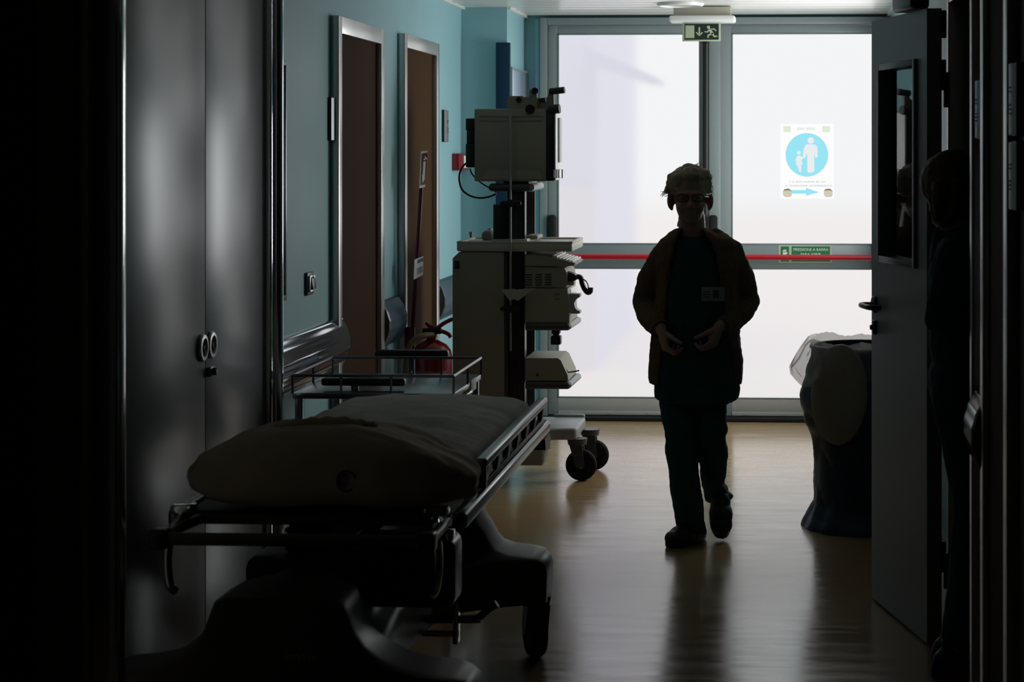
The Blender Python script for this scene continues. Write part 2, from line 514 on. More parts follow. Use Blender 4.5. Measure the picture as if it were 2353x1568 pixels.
# ---------------- exit door: fixed frame, two leaves
S('trim_4', MB().box((-1.495, YE - 0.09, 0.0), (-1.452, YE + 0.05, 2.405), 0.004).box((0.565, YE - 0.09, 0.0), (RF, YE + 0.05, 2.405), 0.004)
  .box((-1.452, YE - 0.09, 2.362), (0.565, YE + 0.05, 2.405), 0.004), M['alu'], 'grey aluminium frame of the glazed exit doors', 'door frame')
S('trim_5', MB().box((-1.495, YE - 0.16, 0.0), (RF, YE + 0.05, 0.022), 0.004), M['rubber'], 'black threshold strip under the exit doors', 'threshold')
def exit_leaf(name, x0, x1, g0, g1, label, hinge_left):
    r = thing(name, ((x0 + x1) / 2, YE - 0.03, 0.0), label, 'door', kind='structure')
    ya, yb = YE - 0.065, YE - 0.005
    mb = MB()
    for a, b in ((x0, g0), (g1, x1)):
        mb.box((a, ya, 0.026), (b, yb, 2.358), 0.004)
    mb.box((g0, ya, 2.309), (g1, yb, 2.358), 0.004)
    mb.box((g0, ya, 0.906), (g1, yb, 1.05), 0.004)
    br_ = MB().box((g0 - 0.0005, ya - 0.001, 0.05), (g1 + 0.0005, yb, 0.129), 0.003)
    for z0, z1 in ((1.05, 2.309), (0.129, 0.906)):       # glazing beads
        mb.box((g0, ya - 0.004, z0), (g0 + 0.006, ya + 0.01, z1)).box((g1 - 0.006, ya - 0.004, z0), (g1, ya + 0.01, z1))
        mb.box((g0, ya - 0.004, z0), (g1, ya + 0.01, z0 + 0.006)).box((g0, ya - 0.004, z1 - 0.006), (g1, ya + 0.01, z1))
    mb.build('leaf_frame', M['alu'], r)
    br_.build('bottom_rail', M['alu_bounce'], r)
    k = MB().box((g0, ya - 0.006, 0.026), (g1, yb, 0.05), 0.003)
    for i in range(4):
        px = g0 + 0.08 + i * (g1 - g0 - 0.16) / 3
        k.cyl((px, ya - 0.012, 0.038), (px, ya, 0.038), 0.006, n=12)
    k.build('kick_strip', M['alu_bounce'], r)
    for z0, z1 in ((1.045, 2.314), (0.124, 0.911)):
        MB().box((g0 - 0.003, YE - 0.042, z0), (g1 + 0.003, YE - 0.036, z1)).build('glass_pane', M['pane'], r)
    pb = MB().cyl((x0 + 0.03, ya - 0.075, 0.977), (x1 - 0.03, ya - 0.075, 0.977), 0.0165).build('panic_bar', M['bar_red'], r)
    for xc in (x0 + 0.028, x1 - 0.05):
        h = MB().box((xc - 0.026, ya - 0.055, 0.83), (xc + 0.026, ya, 1.225), 0.018, 4)
        h.box((xc - 0.018, ya - 0.10, 0.945), (xc + 0.018, ya - 0.04, 1.01), 0.012, 3)
        h.build('bar_housing', M['rubber'], pb)
    return r, ya
d1, ya = exit_leaf('door_1', -1.450, -0.487, -1.389, -0.537, 'left leaf of the frosted glass exit door with red bar', True)
MB().cyl((-0.507, ya - 0.02, 1.2), (-0.507, ya - 0.02, 2.27), 0.011).box((-0.522, ya - 0.034, 2.25), (-0.492, ya, 2.285), 0.004).build('lock_rod', M['rubber'], d1)
d2, ya = exit_leaf('door_2', -0.485, 0.563, -0.346, 0.505, 'right leaf of the frosted glass exit door with poster', False)
MB().box((-0.482, ya - 0.014, 0.03), (-0.414, ya, 2.355), 0.004).build('astragal', M['alu'], d2)
# poster on the right leaf
PY = YE - 0.0445
pr = thing('poster', tuple(oy(1855, 457, PY)), 'white poster with blue circle and adult holding child on the right exit door glass', 'poster')
def P2(px, py, Y):
    v = oy(px, py, Y)
    return (v.x, v.z)
a, b = P2(1793, 457, PY), P2(1916, 285, PY)
MB().box((a[0], PY - 0.001, a[1]), (b[0], PY, b[1])).build('sheet', M['poster_w'], pr)
c = P2(1854, 356, PY)
q1 = PY - 0.0012
mb = MB().prism([(c[0] + 0.127 * math.cos(t * math.pi / 32), c[1] + 0.13 * math.sin(t * math.pi / 32)) for t in range(64)], 'y', q1, q1 - 0.0006)
mb.prism([P2(*p, q1) for p in ((1818, 437), (1852, 437), (1852, 432), (1882, 442), (1852, 450), (1852, 445), (1818, 445))], 'y', q1, q1 - 0.0006)
mb.build('blue_disc_and_arrow', M['poster_c'], pr)
q2 = q1 - 0.0008
def disc(mb, cx, cz, r, y, d=0.0006, n=24, e=1.0):
    return mb.prism([(cx + r * math.cos(2 * math.pi * i / n), cz + e * r * math.sin(2 * math.pi * i / n)) for i in range(n)], 'y', y, y - d)
mb = MB()
h = P2(1863, 323, q2)
disc(mb, h[0], h[1], 0.0195, q2)
mb.prism([P2(*p, q2) for p in ((1852, 332), (1873, 332), (1878, 338), (1879, 362), (1873, 362), (1871, 350), (1871, 394), (1864, 397), (1857, 397), (1855, 394), (1855, 352), (1850, 362), (1844, 366), (1847, 342))], 'y', q2, q2 - 0.0006)
h = P2(1836, 351, q2)
disc(mb, h[0], h[1], 0.0115, q2)
mb.prism([P2(*p, q2) for p in ((1832, 358), (1840, 358), (1846, 364), (1842, 367), (1844, 378), (1841, 380), (1841, 396), (1837, 396), (1833, 382), (1829, 378), (1830, 368), (1826, 372))], 'y', q2, q2 - 0.0006)
mb.build('adult_and_child_figure', M['poster_f'], pr)
mb = MB()
def strokes(mb, x0, x1, yy, hh, y, n):
    x = x0
    while x < x1:
        ww = random.uniform(2.2, 5.0)
        a, b = P2(x, yy + hh / 2, y), P2(min(x + ww, x1), yy - hh / 2, y)
        mb.box((a[0], y - 0.0005, a[1]), (b[0], y, b[1]))
        x += ww + (1.2 if random.random() > 0.2 else 4)
strokes(mb, 1814, 1897, 418, 4, q1, 14)
strokes(mb, 1805, 1911, 427, 4, q1, 18)
mb.build('printed_lines', M['poster_t'], pr)
mb = MB()
for x0, x1 in ((1800, 1817), (1890, 1907)):
    a, b = P2(x0, 304, q1), P2(x1, 290, q1)
    mb.box((a[0], q1 - 0.0005, a[1]), (b[0], q1, b[1]))
strokes(mb, 1832, 1872, 296, 6, q1, 8)
mb.build('top_marks', M['poster_g'], pr)
for x0, x1 in ((1799, 1819), (1893, 1913)):
    mb, mb2 = MB(), MB()
    mb.prism([P2(*p, q1) for p in ((x0, 440), (x0 + 4, 435), (x1 - 6, 434), (x1, 440), (x1, 450), (x1 - 4, 453), (x0 + 5, 453), (x0, 448))], 'y', q1, q1 - 0.0005)
    mb2.prism([P2(*p, q1) for p in ((x0, 439), (x0 + 4, 434.5), (x1 - 6, 433.5), (x1 + 1, 440), (x1 - 6, 438), (x0 + 6, 438))], 'y', q1 - 0.0006, q1 - 0.0011)
    cdw = mb.build('corner_drawing', M['poster_b'], pr)
    mb2.build('drawing_top', M['poster_d'], cdw)
# green instruction sign on the mid rail
gy = YE - 0.0655
gs = thing('push_bar_sign', tuple(oy(1850, 592, gy)), 'green sign PRESSIONE A BARRA PARA ABRIR behind the red bar', 'sign')
a, b = P2(1789, 604, gy), P2(1912, 563.5, gy)
MB().box((a[0], gy - 0.002, a[1]), (b[0], gy, b[1])).build('plate', M['pale'], gs)
mb = MB()
for x0, x1 in ((1794, 1813), (1819, 1907)):
    a, b = P2(x0, 601, gy), P2(x1, 566.5, gy)
    mb.box((a[0], gy - 0.0028, a[1]), (b[0], gy - 0.002, b[1]))
mb.build('green_field', M['green'], gs)
mb = MB()
RX = Matrix.Rotation(R(90), 4, 'X')
for s_, yy in (('PRESSIONE A BARRA', 574), ('PARA ABRIR', 585)):
    c = oy(1863, yy, gy)
    mb.text(s_, 0.0225, Matrix.Translation((c.x, gy - 0.0032, c.z)) @ RX)
c = oy(1803.5, 580, gy)
for dx, hh in ((-0.010, 0.012), (-0.004, 0.016), (0.002, 0.017), (0.008, 0.014)):
    mb.box((c.x + dx - 0.0022, gy - 0.0034, c.z), (c.x + dx + 0.0022, gy - 0.003, c.z + hh))
mb.box((c.x - 0.0122, gy - 0.0034, c.z - 0.014), (c.x + 0.0102, gy - 0.003, c.z + 0.004))
mb.box((c.x + 0.010, gy - 0.0034, c.z - 0.006), (c.x + 0.017, gy - 0.003, c.z - 0.001))
mb.build('lettering', M['paper'], gs)
# ---------------- outside
S('ground_outside', MB().box((-30, 12.1, -0.10), (30, 60, -0.05)), M['paving'], 'pale pink paving outside the exit door', 'pavement')
ex = oy(1368, 300, 15.0).x
S('wall_outside', MB().box((-4.5, 15.0, -0.06), (ex, 19, 5)), M['facade'], 'lilac building wall seen dimly through the left exit glass', 'wall')
S('trim_10', MB().box((-4.5, 14.96, -0.06), (ex, 14.999, 1.35)), M['plinth'], 'pink plinth of the lilac wall outside', 'plinth')
aw = [P2(*p, 14.2) for p in ((1340, 105), (1440, 147), (1508, 178), (1512, 190), (1470, 182), (1340, 140))]
tag(MB().prism(aw, 'y', 14.2, 15.02).build('awning', M['awning']), 'blue-grey awning seen dimly through the left exit glass', 'awning')
# ---------------- luminaire and exit sign
er = thing('emergency_light', (-0.375, 11.25, CZ), 'long white ceiling light box above the exit sign', 'light')
a, b = oy(1548, 22, 11.2), oy(1680, 38, 11.2)
mb = MB().box((a.x, 11.18, 2.365), (b.x, 11.30, CZ), 0.006)
mb.build('housing', M['cream'], er)
a, b = oy(1538, 38, 11.2), oy(1690, 50, 11.2)
MB().box((a.x, 11.15, 2.333), (b.x, 11.33, 2.368), 0.013, 4).build('diffuser', M['white'], er)
sy = 11.235
es = thing('exit_sign', tuple(oy(1612, 95, sy)), 'green exit sign with arrow and running figure hanging under the light box', 'sign')
a, b = oy(1568, 95, sy), oy(1656, 50, sy)
MB().box((a.x, sy, a.z), (b.x, sy + 0.008, b.z), 0.001).build('plate', M['pale'], es)
a2, b2 = oy(1573, 91.5, sy), oy(1651.5, 54.5, sy)
MB().box((a2.x, sy - 0.0008, a2.z), (b2.x, sy, b2.z)).build('dark_field', M['dgreen'], es)
MB().box((-0.395, sy + 0.001, b.z - 0.002), (-0.375 + 0.02, sy + 0.012, 2.335), 0.001).build('hanger', M['black'], es)
for p, q in (((1545, 46), (1574, 53)), ((1686, 46), (1652, 53))):
    MB().tube([oy(*p, sy + 0.004), oy(*q, sy + 0.004)], 0.0008, 6).build('hanging_wire', M['steel'], es)
e1 = sy - 0.001
mb = MB()
def E2(px, py):
    return P2(px, py, e1)
def line2(mb, pts, wd):
    pts = [Vector(E2(*p)) for p in pts]
    for p, q in zip(pts, pts[1:]):
        d = (q - p).normalized()
        n_ = Vector((-d.y, d.x)) * wd / 2
        mb.prism([p + n_, p - n_, q - n_, q + n_], 'y', e1, e1 - 0.0006)
    for p in pts:
        disc(mb, p.x, p.y, wd / 2, e1, 0.0007, 10)
a, b = E2(1575, 87.5), E2(1595.5, 58.5)
mb.box((a[0], e1 - 0.0006, a[1]), (b[0], e1, b[1]))
line2(mb, [(1607, 64), (1607, 80)], 0.0095)
line2(mb, [(1600.5, 75), (1607, 81.5), (1613.5, 75)], 0.0075)
h = E2(1628, 62.5)
disc(mb, h[0], h[1], 0.0092, e1)
line2(mb, [(1630.5, 68), (1637, 78)], 0.0165)
line2(mb, [(1633, 67), (1641, 66.5), (1645, 70.5)], 0.0068)
line2(mb, [(1628, 68), (1626, 73.5), (1620, 73)], 0.0068)
line2(mb, [(1636, 78), (1627.5, 80.5), (1627, 86)], 0.0085)
line2(mb, [(1637, 77), (1641, 83.5), (1647, 83.5)], 0.0085)
mb.build('pictogram', M['pale'], es)
lx = oy(1563.5, 8, 10.95).x
dl = thing('ceiling_downlight', (lx, 10.95, CZ), 'round white ceiling downlight near the exit', 'light')
MB().lathe((lx, 10.95, CZ - 0.016), [(0.112, 0.016), (0.112, 0.004), (0.114, 0.0), (0.122, 0.0), (0.13, 0.008), (0.131, 0.016)]).build('trim_ring', M['white'], dl)
MB().lathe((lx, 10.95, CZ - 0.012), [(0.0001, -0.001), (0.06, -0.001), (0.11, 0.002), (0.112, 0.012)]).build('lens', M['lens'], dl)
# navy board on the pilaster
a, b = oy(1140, 98, 11.17), oy(1172, 98, 11.17)
tag(MB().box((a.x, 11.155, 0.0), (b.x, 11.198, a.z), 0.003).build('wall_guard_panel', M['navy']), 'tall narrow navy blue panel on the teal pilaster', 'panel')
nb = thing('notice_board', (PX + 0.012, 11.6, 1.45), 'glazed blue notice board on the side of the pilaster', 'notice board')
y0, y1 = 11.285, 11.925
MB().box((PX + 0.001, y0, 1.45), (PX + 0.012, y1, 2.075), 0.001).build('panel', M['board'], nb)
mb = MB()
for q in (((y0 - 0.012, 1.44), (y0, 2.087)), ((y1, 1.44), (y1 + 0.012, 2.087)), ((y0, 2.075), (y1, 2.087)), ((y0, 1.44), (y1, 1.45))):
    mb.box((PX + 0.0005, q[0][0], q[0][1]), (PX + 0.02, q[1][0], q[1][1]))
mb.build('frame', M['alu'], nb)
# ---------------- closet doors in the left wall
yl, ym, yr = ox(290, 400, L + 0.02).y, ox(472, 400, L + 0.02).y, ox(609, 400, L + 0.02).y
cp = 'closet'
for nm, a, b, lab, hy in (('door_4', yl, ym - 0.003, 'left leaf of the grey closet door with ring pull', ym - 0.045), ('door_5', ym + 0.003, yr, 'right leaf of the grey closet door with ring pull and lock', ym + 0.05)):
    r = thing(nm, (L + 0.01, (a + b) / 2, 0.09), lab, 'door', kind='structure')
    MB().box((L + 0.001, a, 0.09), (L + 0.02, b, 2.415), 0.002).build('leaf', M['cab'], r)
    zc = ox(470, 797, L + 0.02).z
    ph = MB()
    ph.lathe((L + 0.02, hy, zc), [(0.042, 0.0), (0.044, 0.006), (0.040, 0.012), (0.030, 0.013), (0.027, 0.008), (0.026, 0.0)], axis=(1, 0, 0))
    rg = ph.build('ring_pull', M['steel'], r)
    MB().lathe((L + 0.0205, hy, zc), [(0.0001, 0.001), (0.025, 0.001), (0.027, 0.0)], axis=(1, 0, 0)).build('recess', M['black'], rg)
    if nm == 'door_5':
        z2 = ox(482, 853, L + 0.02).z
        MB().box((L + 0.02, ym + 0.01, z2 - 0.015), (L + 0.034, ym + 0.062, z2 + 0.015), 0.003).cyl((L + 0.034, ym + 0.035, z2), (L + 0.048, ym + 0.035, z2), 0.012).build('lock', M['black'], r)
S('baseboard_closet', MB().box((L, yl - 0.05, 0), (L + 0.008, yr + 0.02, 0.086)), M['rubber'], 'black plinth under the grey closet doors', 'plinth')
S('trim_6', MB().box((L, yl - 0.07, 0), (L + 0.022, yl - 0.004, 2.415), 0.002).box((L, yr + 0.012, 0), (L + 0.03, yr + 0.05, 2.415), 0.003), M['cab'], 'grey frame of the closet doors', 'door frame')
pw = ox(636, 500, L + 0.05).y
S('trim_7', MB().box((L, pw - 0.05, 0.0), (L + 0.045, pw + 0.035, CZ), 0.006).tube([(L + 0.05, pw + 0.005, 0), (L + 0.05, pw + 0.005, CZ)], 0.022, 32), M['chrome'], 'dark metal corner post right of the closet doors', 'corner guard')
# ---------------- near left partition: metal edge and dark door
nx = oy(285, 500, 4.37).x
S('trim_8', MB().tube([(nx - 0.072, 4.37, 0), (nx - 0.072, 4.37, CZ)], 0.072, 64), M['chrome'], 'polished vertical edge strip on the near left partition', 'corner guard')
r = thing('door_6', (-2.1, 4.26, 0), 'dark brown door on the near left partition', 'door', kind='structure')
MB().box((-2.6, 4.255, 0.005), (-1.66, 4.298, 2.1), 0.002).build('leaf', M['brown'], r)
mb = MB()
for z in (1.78, 1.5, 0.5):
    mb = MB().box((-2.0, 4.243, z), (-1.97, 4.256, z + 0.1), 0.003)
    mb.build('hinge', M['black'], r)
# ---------------- brown doors in the left wall
def wall_door(name, pa, pb, pia, pib, ztop, zin, m, label, prot=0.036):
    ya_, yb_ = ox(pa, 100, L + prot).y, ox(pb, 100, L + prot).y
    ia, ib = ox(pia, 100, L + prot).y, ox(pib, 100, L + prot).y
    r = thing(name, (L, (ya_ + yb_) / 2, 0), label, 'door', kind='structure')
    MB().box((L + 0.001, ia - 0.004, 0.006), (L + 0.012, ib + 0.004, zin + 0.004)).build('leaf', m, r)
    mb = MB().box((L + 0.001, ya_, 0), (L + prot, ia, ztop), 0.002).box((L + 0.001, ib, 0), (L + prot, yb_, ztop), 0.002).box((L + 0.001, ia - 0.004, zin), (L + prot, ib + 0.004, ztop), 0.002)
    mb.build('door_frame', M['steel'], r)
    return ya_, yb_
wall_door('door_7', 779, 884, 786.5, 877, 2.155, 2.085, M['brown'], 'dark brown closed door, nearer of the two in the left wall')
wall_door('door_8', 931, 1010, 936.5, 1004, 2.165, 2.10, M['brown2'], 'brown closed door behind the extinguisher sign pole')
# ---------------- small wall fittings, left
def sign_plate(name, wx, sgn, y0, z0, h, wd, label, grp='chrome door signs', bt=0.014):
    """curved aluminium door plate on wall x=wx, sticking out in direction sgn"""
    r = thing(name, (wx, y0, z0), label, 'sign', grp)
    MB().box((wx, y0 - wd / 2, z0), (wx + sgn * bt, y0 + wd / 2, z0 + h), 0.002).build('backing', M['black'], r)
    prof, n = [], 12
    for i in range(n + 1):
        t = i / n
        prof.append((wx + sgn * (bt + 0.010 * math.sin(math.pi * t)), y0 - wd / 2 + wd * t))
    MB().loft([[Vector((p[0], p[1], zz)) for p in prof] for zz in (z0 + 0.002, z0 + h - 0.002)]).build('face', M['sign_alu'], r, angle=60)
    mb = MB()
    for zf, k in ((0.66, 4), (0.60, 3), (0.42, 5), (0.36, 4), (0.30, 4)):
        yy = y0 - wd * 0.22
        for i in range(k):
            t = (yy - (y0 - wd / 2)) / wd
            xx = wx + sgn * (bt + 0.0002 + 0.010 * math.sin(math.pi * t))
            mb.box((xx - 0.001, yy, z0 + h * zf - 0.0015), (xx + 0.001, yy + 0.008, z0 + h * zf + 0.0025))
            yy += 0.013
    mb.build('lettering', M['print'], r)
sign_plate('door_sign', L, 1, ox(753, 270, L).y + 0.065, ox(760, 323, L + 0.02).z, 0.175, 0.12, 'chrome door sign left of the nearer brown door')
sign_plate('door_sign', L, 1, ox(1013, 290, L).y + 0.085, ox(1016, 326, L + 0.02).z, 0.172, 0.12, 'chrome door sign to the right of the farther brown door')
a, b = ox(703, 680, L + 0.005), ox(717, 624, L + 0.005)
sw = thing('wall_switch', (L, (a.y + b.y) / 2, a.z), 'dark rocker light switch on the left wall', 'switch')
MB().box((L, a.y, a.z), (L + 0.012, b.y, b.z), 0.003).build('plate', M['dgrey'], sw)
mb = MB()
for q in ((a.y + 0.010, a.y + 0.02), (b.y - 0.02, b.y - 0.010)):
    mb.box((L + 0.012, q[0], a.z + 0.012), (L + 0.02, q[1], b.z - 0.012), 0.002)
mb.box((L + 0.012, a.y + 0.02, a.z + 0.012), (L + 0.02, b.y - 0.02, a.z + 0.02), 0.002).box((L + 0.012, a.y + 0.02, b.z - 0.02), (L + 0.02, b.y - 0.02, b.z - 0.012), 0.002)
mb.build('rim', M['steel'], sw)
MB().box((L + 0.012, a.y + 0.022, a.z + 0.022), (L + 0.026, b.y - 0.022, b.z - 0.022), 0.003, rot=(0, R(-7), 0)).build('rocker', M['black'], sw)
ya_ = pw + 0.042
yb_ = ox(661, 400, L + 0.02).y
zt, zb = ox(655, 140, L).z, ox(655, 688, L).z
wp = thing('wall_panel', (L, (ya_ + yb_) / 2, zb), 'tall narrow framed glass panel beside the corner post', 'panel')
MB().box((L, ya_, zb + 0.02), (L + 0.009, yb_ - 0.014, zt - 0.02)).build('glass', M['board'], wp)
MB().box((L, yb_ - 0.014, zb), (L + 0.018, yb_, zt), 0.002).box((L, ya_, zb), (L + 0.018, yb_ - 0.014, zb + 0.02), 0.002).box((L, ya_, zt - 0.02), (L + 0.018, yb_ - 0.014, zt), 0.002).build('frame', M['dsteel'], wp)
def bumper(name, wx, sgn, y0, y1, z0, z1, m, label, prot=0.055):
    pr_ = []
    n = 40
    for i in range(n + 1):
        t = i / n
        bul = 0.30 + 0.70 * math.sin(math.pi * min(1, max(0, t))) ** 0.85
        rib = 0.0009 * math.cos(t * 2 * math.pi * 5)
        pr_.append((prot * bul + rib if 0 < i < n else 0.012, z0 + (z1 - z0) * t))
    prof = [(0.0, z0)] + pr_ + [(0.0, z1)]
    r = thing(name, (wx, (y0 + y1) / 2, z0), label, 'wall bumper', 'wall bumpers along the corridor')
    rings = []
    for yy, k in ((y0 + 0.012, 1.0), (y1 - 0.012, 1.0)):
        rings.append([Vector((wx + sgn * p[0] * k, yy, p[1])) for p in prof])
    MB().loft(rings).build('rail', m, r, angle=50)
    for ys in (y0, y1):
        s2 = 1 if ys == y0 else -1
        mb = MB().loft([[Vector((wx + sgn * max(0, p[0] - 0.004), ys, p[1])) for p in prof], [Vector((wx + sgn * (p[0] + 0.001 if p[0] else 0), ys + s2 * 0.012, p[1])) for p in prof]])
        mb.build('end_cap', M['dgrey'], r, angle=50)
    return r
bumper('wall_bumper', L, 1, pw + 0.045, ox(779, 750, L).y - 0.012, 0.712, 0.922, M['bumper_ribbed'], 'ribbed shiny wall bumper between closet and nearer brown door')
bumper('wall_bumper', L, 1, ox(884, 750, L + 0.036).y + 0.012, ox(925, 750, L + 0.036).y, 0.712, 0.922, M['bluebump'], 'short blue-grey wall bumper between the two brown doors', 0.06)
bumper('wall_bumper', L, 1, ox(1012, 700, L + 0.036).y + 0.02, 11.1, 0.712, 0.922, M['bluebump'], 'blue-grey wall bumper behind the equipment tower', 0.06)
a, b = ox(1055, 392, L + 0.04), ox(1076, 353, L + 0.04)
fa = thing('fire_alarm_call_point', (L, (a.y + b.y) / 2, a.z), 'red fire alarm call point on the teal wall', 'fire alarm')
MB().box((L, a.y, a.z), (L + 0.04, b.y, b.z), 0.004).build('box', M['red'], fa)
MB().box((L + 0.04, b.y - 0.16, a.z + 0.012), (L + 0.043, b.y - 0.02, b.z - 0.012), 0.001).build('label_field', M['paper'], fa)
# ---------------- right side: doorway, open leaf, closet door, plates, bumper
S('trim_9', MB().box((0.513, 6.50, 0), (0.60, 6.55, 2.13), 0.003).box((0.515, 5.69, 0), (0.56, 5.75, 2.13), 0.003).box((0.515, 5.75, 2.085), (0.60, 6.5, 2.13), 0.003), M['steel'], 'steel frame of the right doorway', 'door frame')
H = Vector((0.443, 6.483, 0))
U = Vector((-0.151, 0.664, 0)).normalized()
T = Vector((U.y, -U.x, 0))
N = -T
MX = Matrix(((U.x, T.x, 0, H.x), (U.y, T.y, 0, H.y), (0, 0, 1, 0), (0, 0, 0, 1)))
dr = thing('door_3', tuple(H), 'open grey door with a vision window on the right', 'door', kind='structure')
def uz(px, py):
    p = opl(px, py, H, N)
    return (p - H).dot(U), p.z
u1, zt1 = uz(2108, 131)
u0, zt0 = uz(2022, 153)
zb1 = uz(2108, 618)[1]
zt, zb = (zt0 + zt1) / 2, zb1
WD = 0.681
TK = 0.05
mb = MB().box((0, 0, 0.008), (u1, TK, 2.067)).box((u0, 0, 0.008), (WD, TK, 2.067)).box((u1, 0, zt), (u0, TK, 2.067)).box((u1, 0, 0.008), (u0, TK, zb))
mb.xf(MX).build('leaf', M['doorgrey'], dr)
fw = 0.022
mb = MB()
for q in ((u1, zb, u1 + fw, zt), (u0 - fw, zb, u0, zt), (u1 + fw, zt - fw, u0 - fw, zt), (u1 + fw, zb, u0 - fw, zb + fw)):
    mb.box((q[0], -0.012, q[1]), (q[2], TK + 0.006, q[3]), 0.002)
wf = mb.xf(MX).build('window_frame', M['frame_grey'], dr)
MB().box((u1 + fw - 0.003, 0.022, zb + fw - 0.003), (u0 - fw + 0.003, 0.028, zt - fw + 0.003)).xf(MX).build('window_glass', M['glass'], wf)
hz = uz(2012, 700)[1]
hu = WD - 0.055
MB().cyl((hu, -0.012, hz), (hu, 0.0, hz), 0.026).box((hu - 0.02, -0.01, hz - 0.03), (hu + 0.02, 0, hz + 0.03), 0.006).xf(MX).build('handle_rose', M['black'], dr)
pts = smooth_path([(hu, -0.01, hz), (hu, -0.045, hz), (hu - 0.02, -0.058, hz), (hu - 0.12, -0.06, hz), (hu - 0.14, -0.045, hz), (hu - 0.14, -0.02, hz)])
MB().tube(pts, 0.0095, 12).xf(MX).build('door_handle', M['black'], dr)
z2 = uz(2008, 751)[1]
MB().box((hu - 0.018, -0.012, z2 - 0.026), (hu + 0.018, 0, z2 + 0.026), 0.006).cyl((hu, -0.02, z2), (hu, -0.012, z2), 0.009).xf(MX).build('lock', M['black'], dr)
for z in (0.24, 1.80):
    mb = MB().box((0.485, 6.475, z), (0.505, 6.492, z + 0.1), 0.002).box((0.497, 6.478, z - 0.055), (0.5125, 6.498, z + 0.06), 0.003)
    mb.build('hinge', M['black'], dr)
MB().box((0.489, 6.476, 1.97), (0.506, 6.494, 2.06), 0.002).build('hinge', M['black'], dr)
mb = MB().box((0.03, -0.045, 2.068), (0.26, 0.02, 2.125), 0.012, 3)
mb.tube([(0.10, -0.01, 2.13), (0.02, 0.03, 2.14), (-0.02, 0.05, 2.14)], 0.008, 8)
mb.xf(MX).build('door_closer', M['black'], dr)
r = thing('door_9', (RN, 5.1, 0), 'brown closet door in the near right wall', 'door', kind='structure')
ya_, yb_ = ox(2313, 500, 0.515).y, ox(2252, 500, 0.515).y
ia, ib = ox(2305, 500, 0.515).y, ox(2258, 500, 0.515).y
MB().box((0.531, ia, 0.006), (0.544, ib, 2.09)).build('leaf', M['brown'], r)
MB().box((0.515, ya_, 0), (0.544, ia, 2.15), 0.002).box((0.515, ib, 0), (0.544, yb_, 2.15), 0.002).box((0.515, ia, 2.09), (0.544, ib, 2.15), 0.002).build('door_frame', M['steel'], r)
ya2 = ox(2248, 250, 0.54).y
sign_plate('door_sign', RN, -1, 5.575, ox(2232, 320, 0.52).z, 0.163, 0.11, 'chrome door sign beside the right doorway, above the bumper', bt=0.02)
yp = ox(2313, 250, 0.515).y - 0.075
sign_plate('door_sign', RN, -1, yp, ox(2320, 312, 0.515).z, 0.17, 0.11, 'upper of two stacked chrome door signs at the right edge', bt=0.022)
sign_plate('door_sign', RN, -1, yp, ox(2320, 482, 0.515).z, 0.16, 0.11, 'lower of two stacked chrome door signs at the right edge', bt=0.022)
bumper('wall_bumper', RN, -1, 5.42, 5.68, 0.715, 0.935, M['bumper_ribbed'], 'shiny wall bumper beside the right doorway', 0.055)
# ================================================================== STRETCHER
from mathutils.bvhtree import BVHTree
def caster(parent, x, y, r, yaw, ztop, wid=0.04, mw='rubber', mf='dgrey', name='caster', brake=True):
    """swivel caster: fork (part), wheel and hub (sub-parts)"""
    f = MB()
    f.cyl((x, y, ztop - 0.03), (x, y, ztop), 0.045, 0.05, 20)
    c, s_ = math.cos(yaw), math.sin(yaw)
    def W(a, b, z):                 # a along rolling direction, b along the axle
        return Vector((x + a * c - b * s_, y + a * s_ + b * c, z))
    tr = 0.02                       # trail
    for b in (-wid / 2 - 0.008, wid / 2 + 0.008):
        f.loft([[W(-0.035, b - 0.004, ztop - 0.03), W(0.03, b - 0.004, ztop - 0.03), W(tr + 0.02, b - 0.004, r - 0.01), W(tr - 0.02, b - 0.004, r - 0.01)],
                [W(-0.035, b + 0.004, ztop - 0.03), W(0.03, b + 0.004, ztop - 0.03), W(tr + 0.02, b + 0.004, r - 0.01), W(tr - 0.02, b + 0.004, r - 0.01)]])
    f.box((x - 0.03, y - wid / 2 - 0.01, ztop - 0.04), (x + 0.03, y + wid / 2 + 0.01, ztop - 0.026), 0.004, rot=(0, 0, yaw))
    fo = f.build(name, M[mf], parent)
    ax = Vector((-s_, c, 0))
    ctr = W(tr, 0, r)
    MB().lathe(ctr - ax * wid / 2, [(r * 0.62, 0), (r * 0.9, 0.0), (r, wid * 0.22), (r, wid * 0.78), (r * 0.9, wid), (r * 0.62, wid)], 40, ax).build('wheel', M[mw], fo)
    MB().lathe(ctr - ax * (wid / 2 + 0.002), [(0.001, 0.002), (r * 0.2, 0), (r * 0.25, 0.004), (r * 0.6, 0.002), (r * 0.63, 0.006), (r * 0.63, wid - 0.002), (r * 0.6, wid + 0.002), (r * 0.25, wid), (0.001, wid + 0.004)], 32, ax).build('hub', M['greyp'], fo)
    return fo
XL, XR, YN, YF, XC = -1.61, -0.85, 5.12, 6.93, -1.235
gu = thing('stretcher', (XC, 6.0, 0), 'hospital stretcher with a sheeted mattress along the left wall', 'stretcher')
half = [(0.0, 0.525), (0.13, 0.525), (0.158, 0.51), (0.17, 0.48), (0.185, 0.44), (0.21, 0.405), (0.25, 0.375), (0.30, 0.353), (0.36, 0.340), (0.42, 0.334), (0.452, 0.326), (0.470, 0.31), (0.477, 0.285), (0.474, 0.19), (0.0, 0.19)]
rings = []
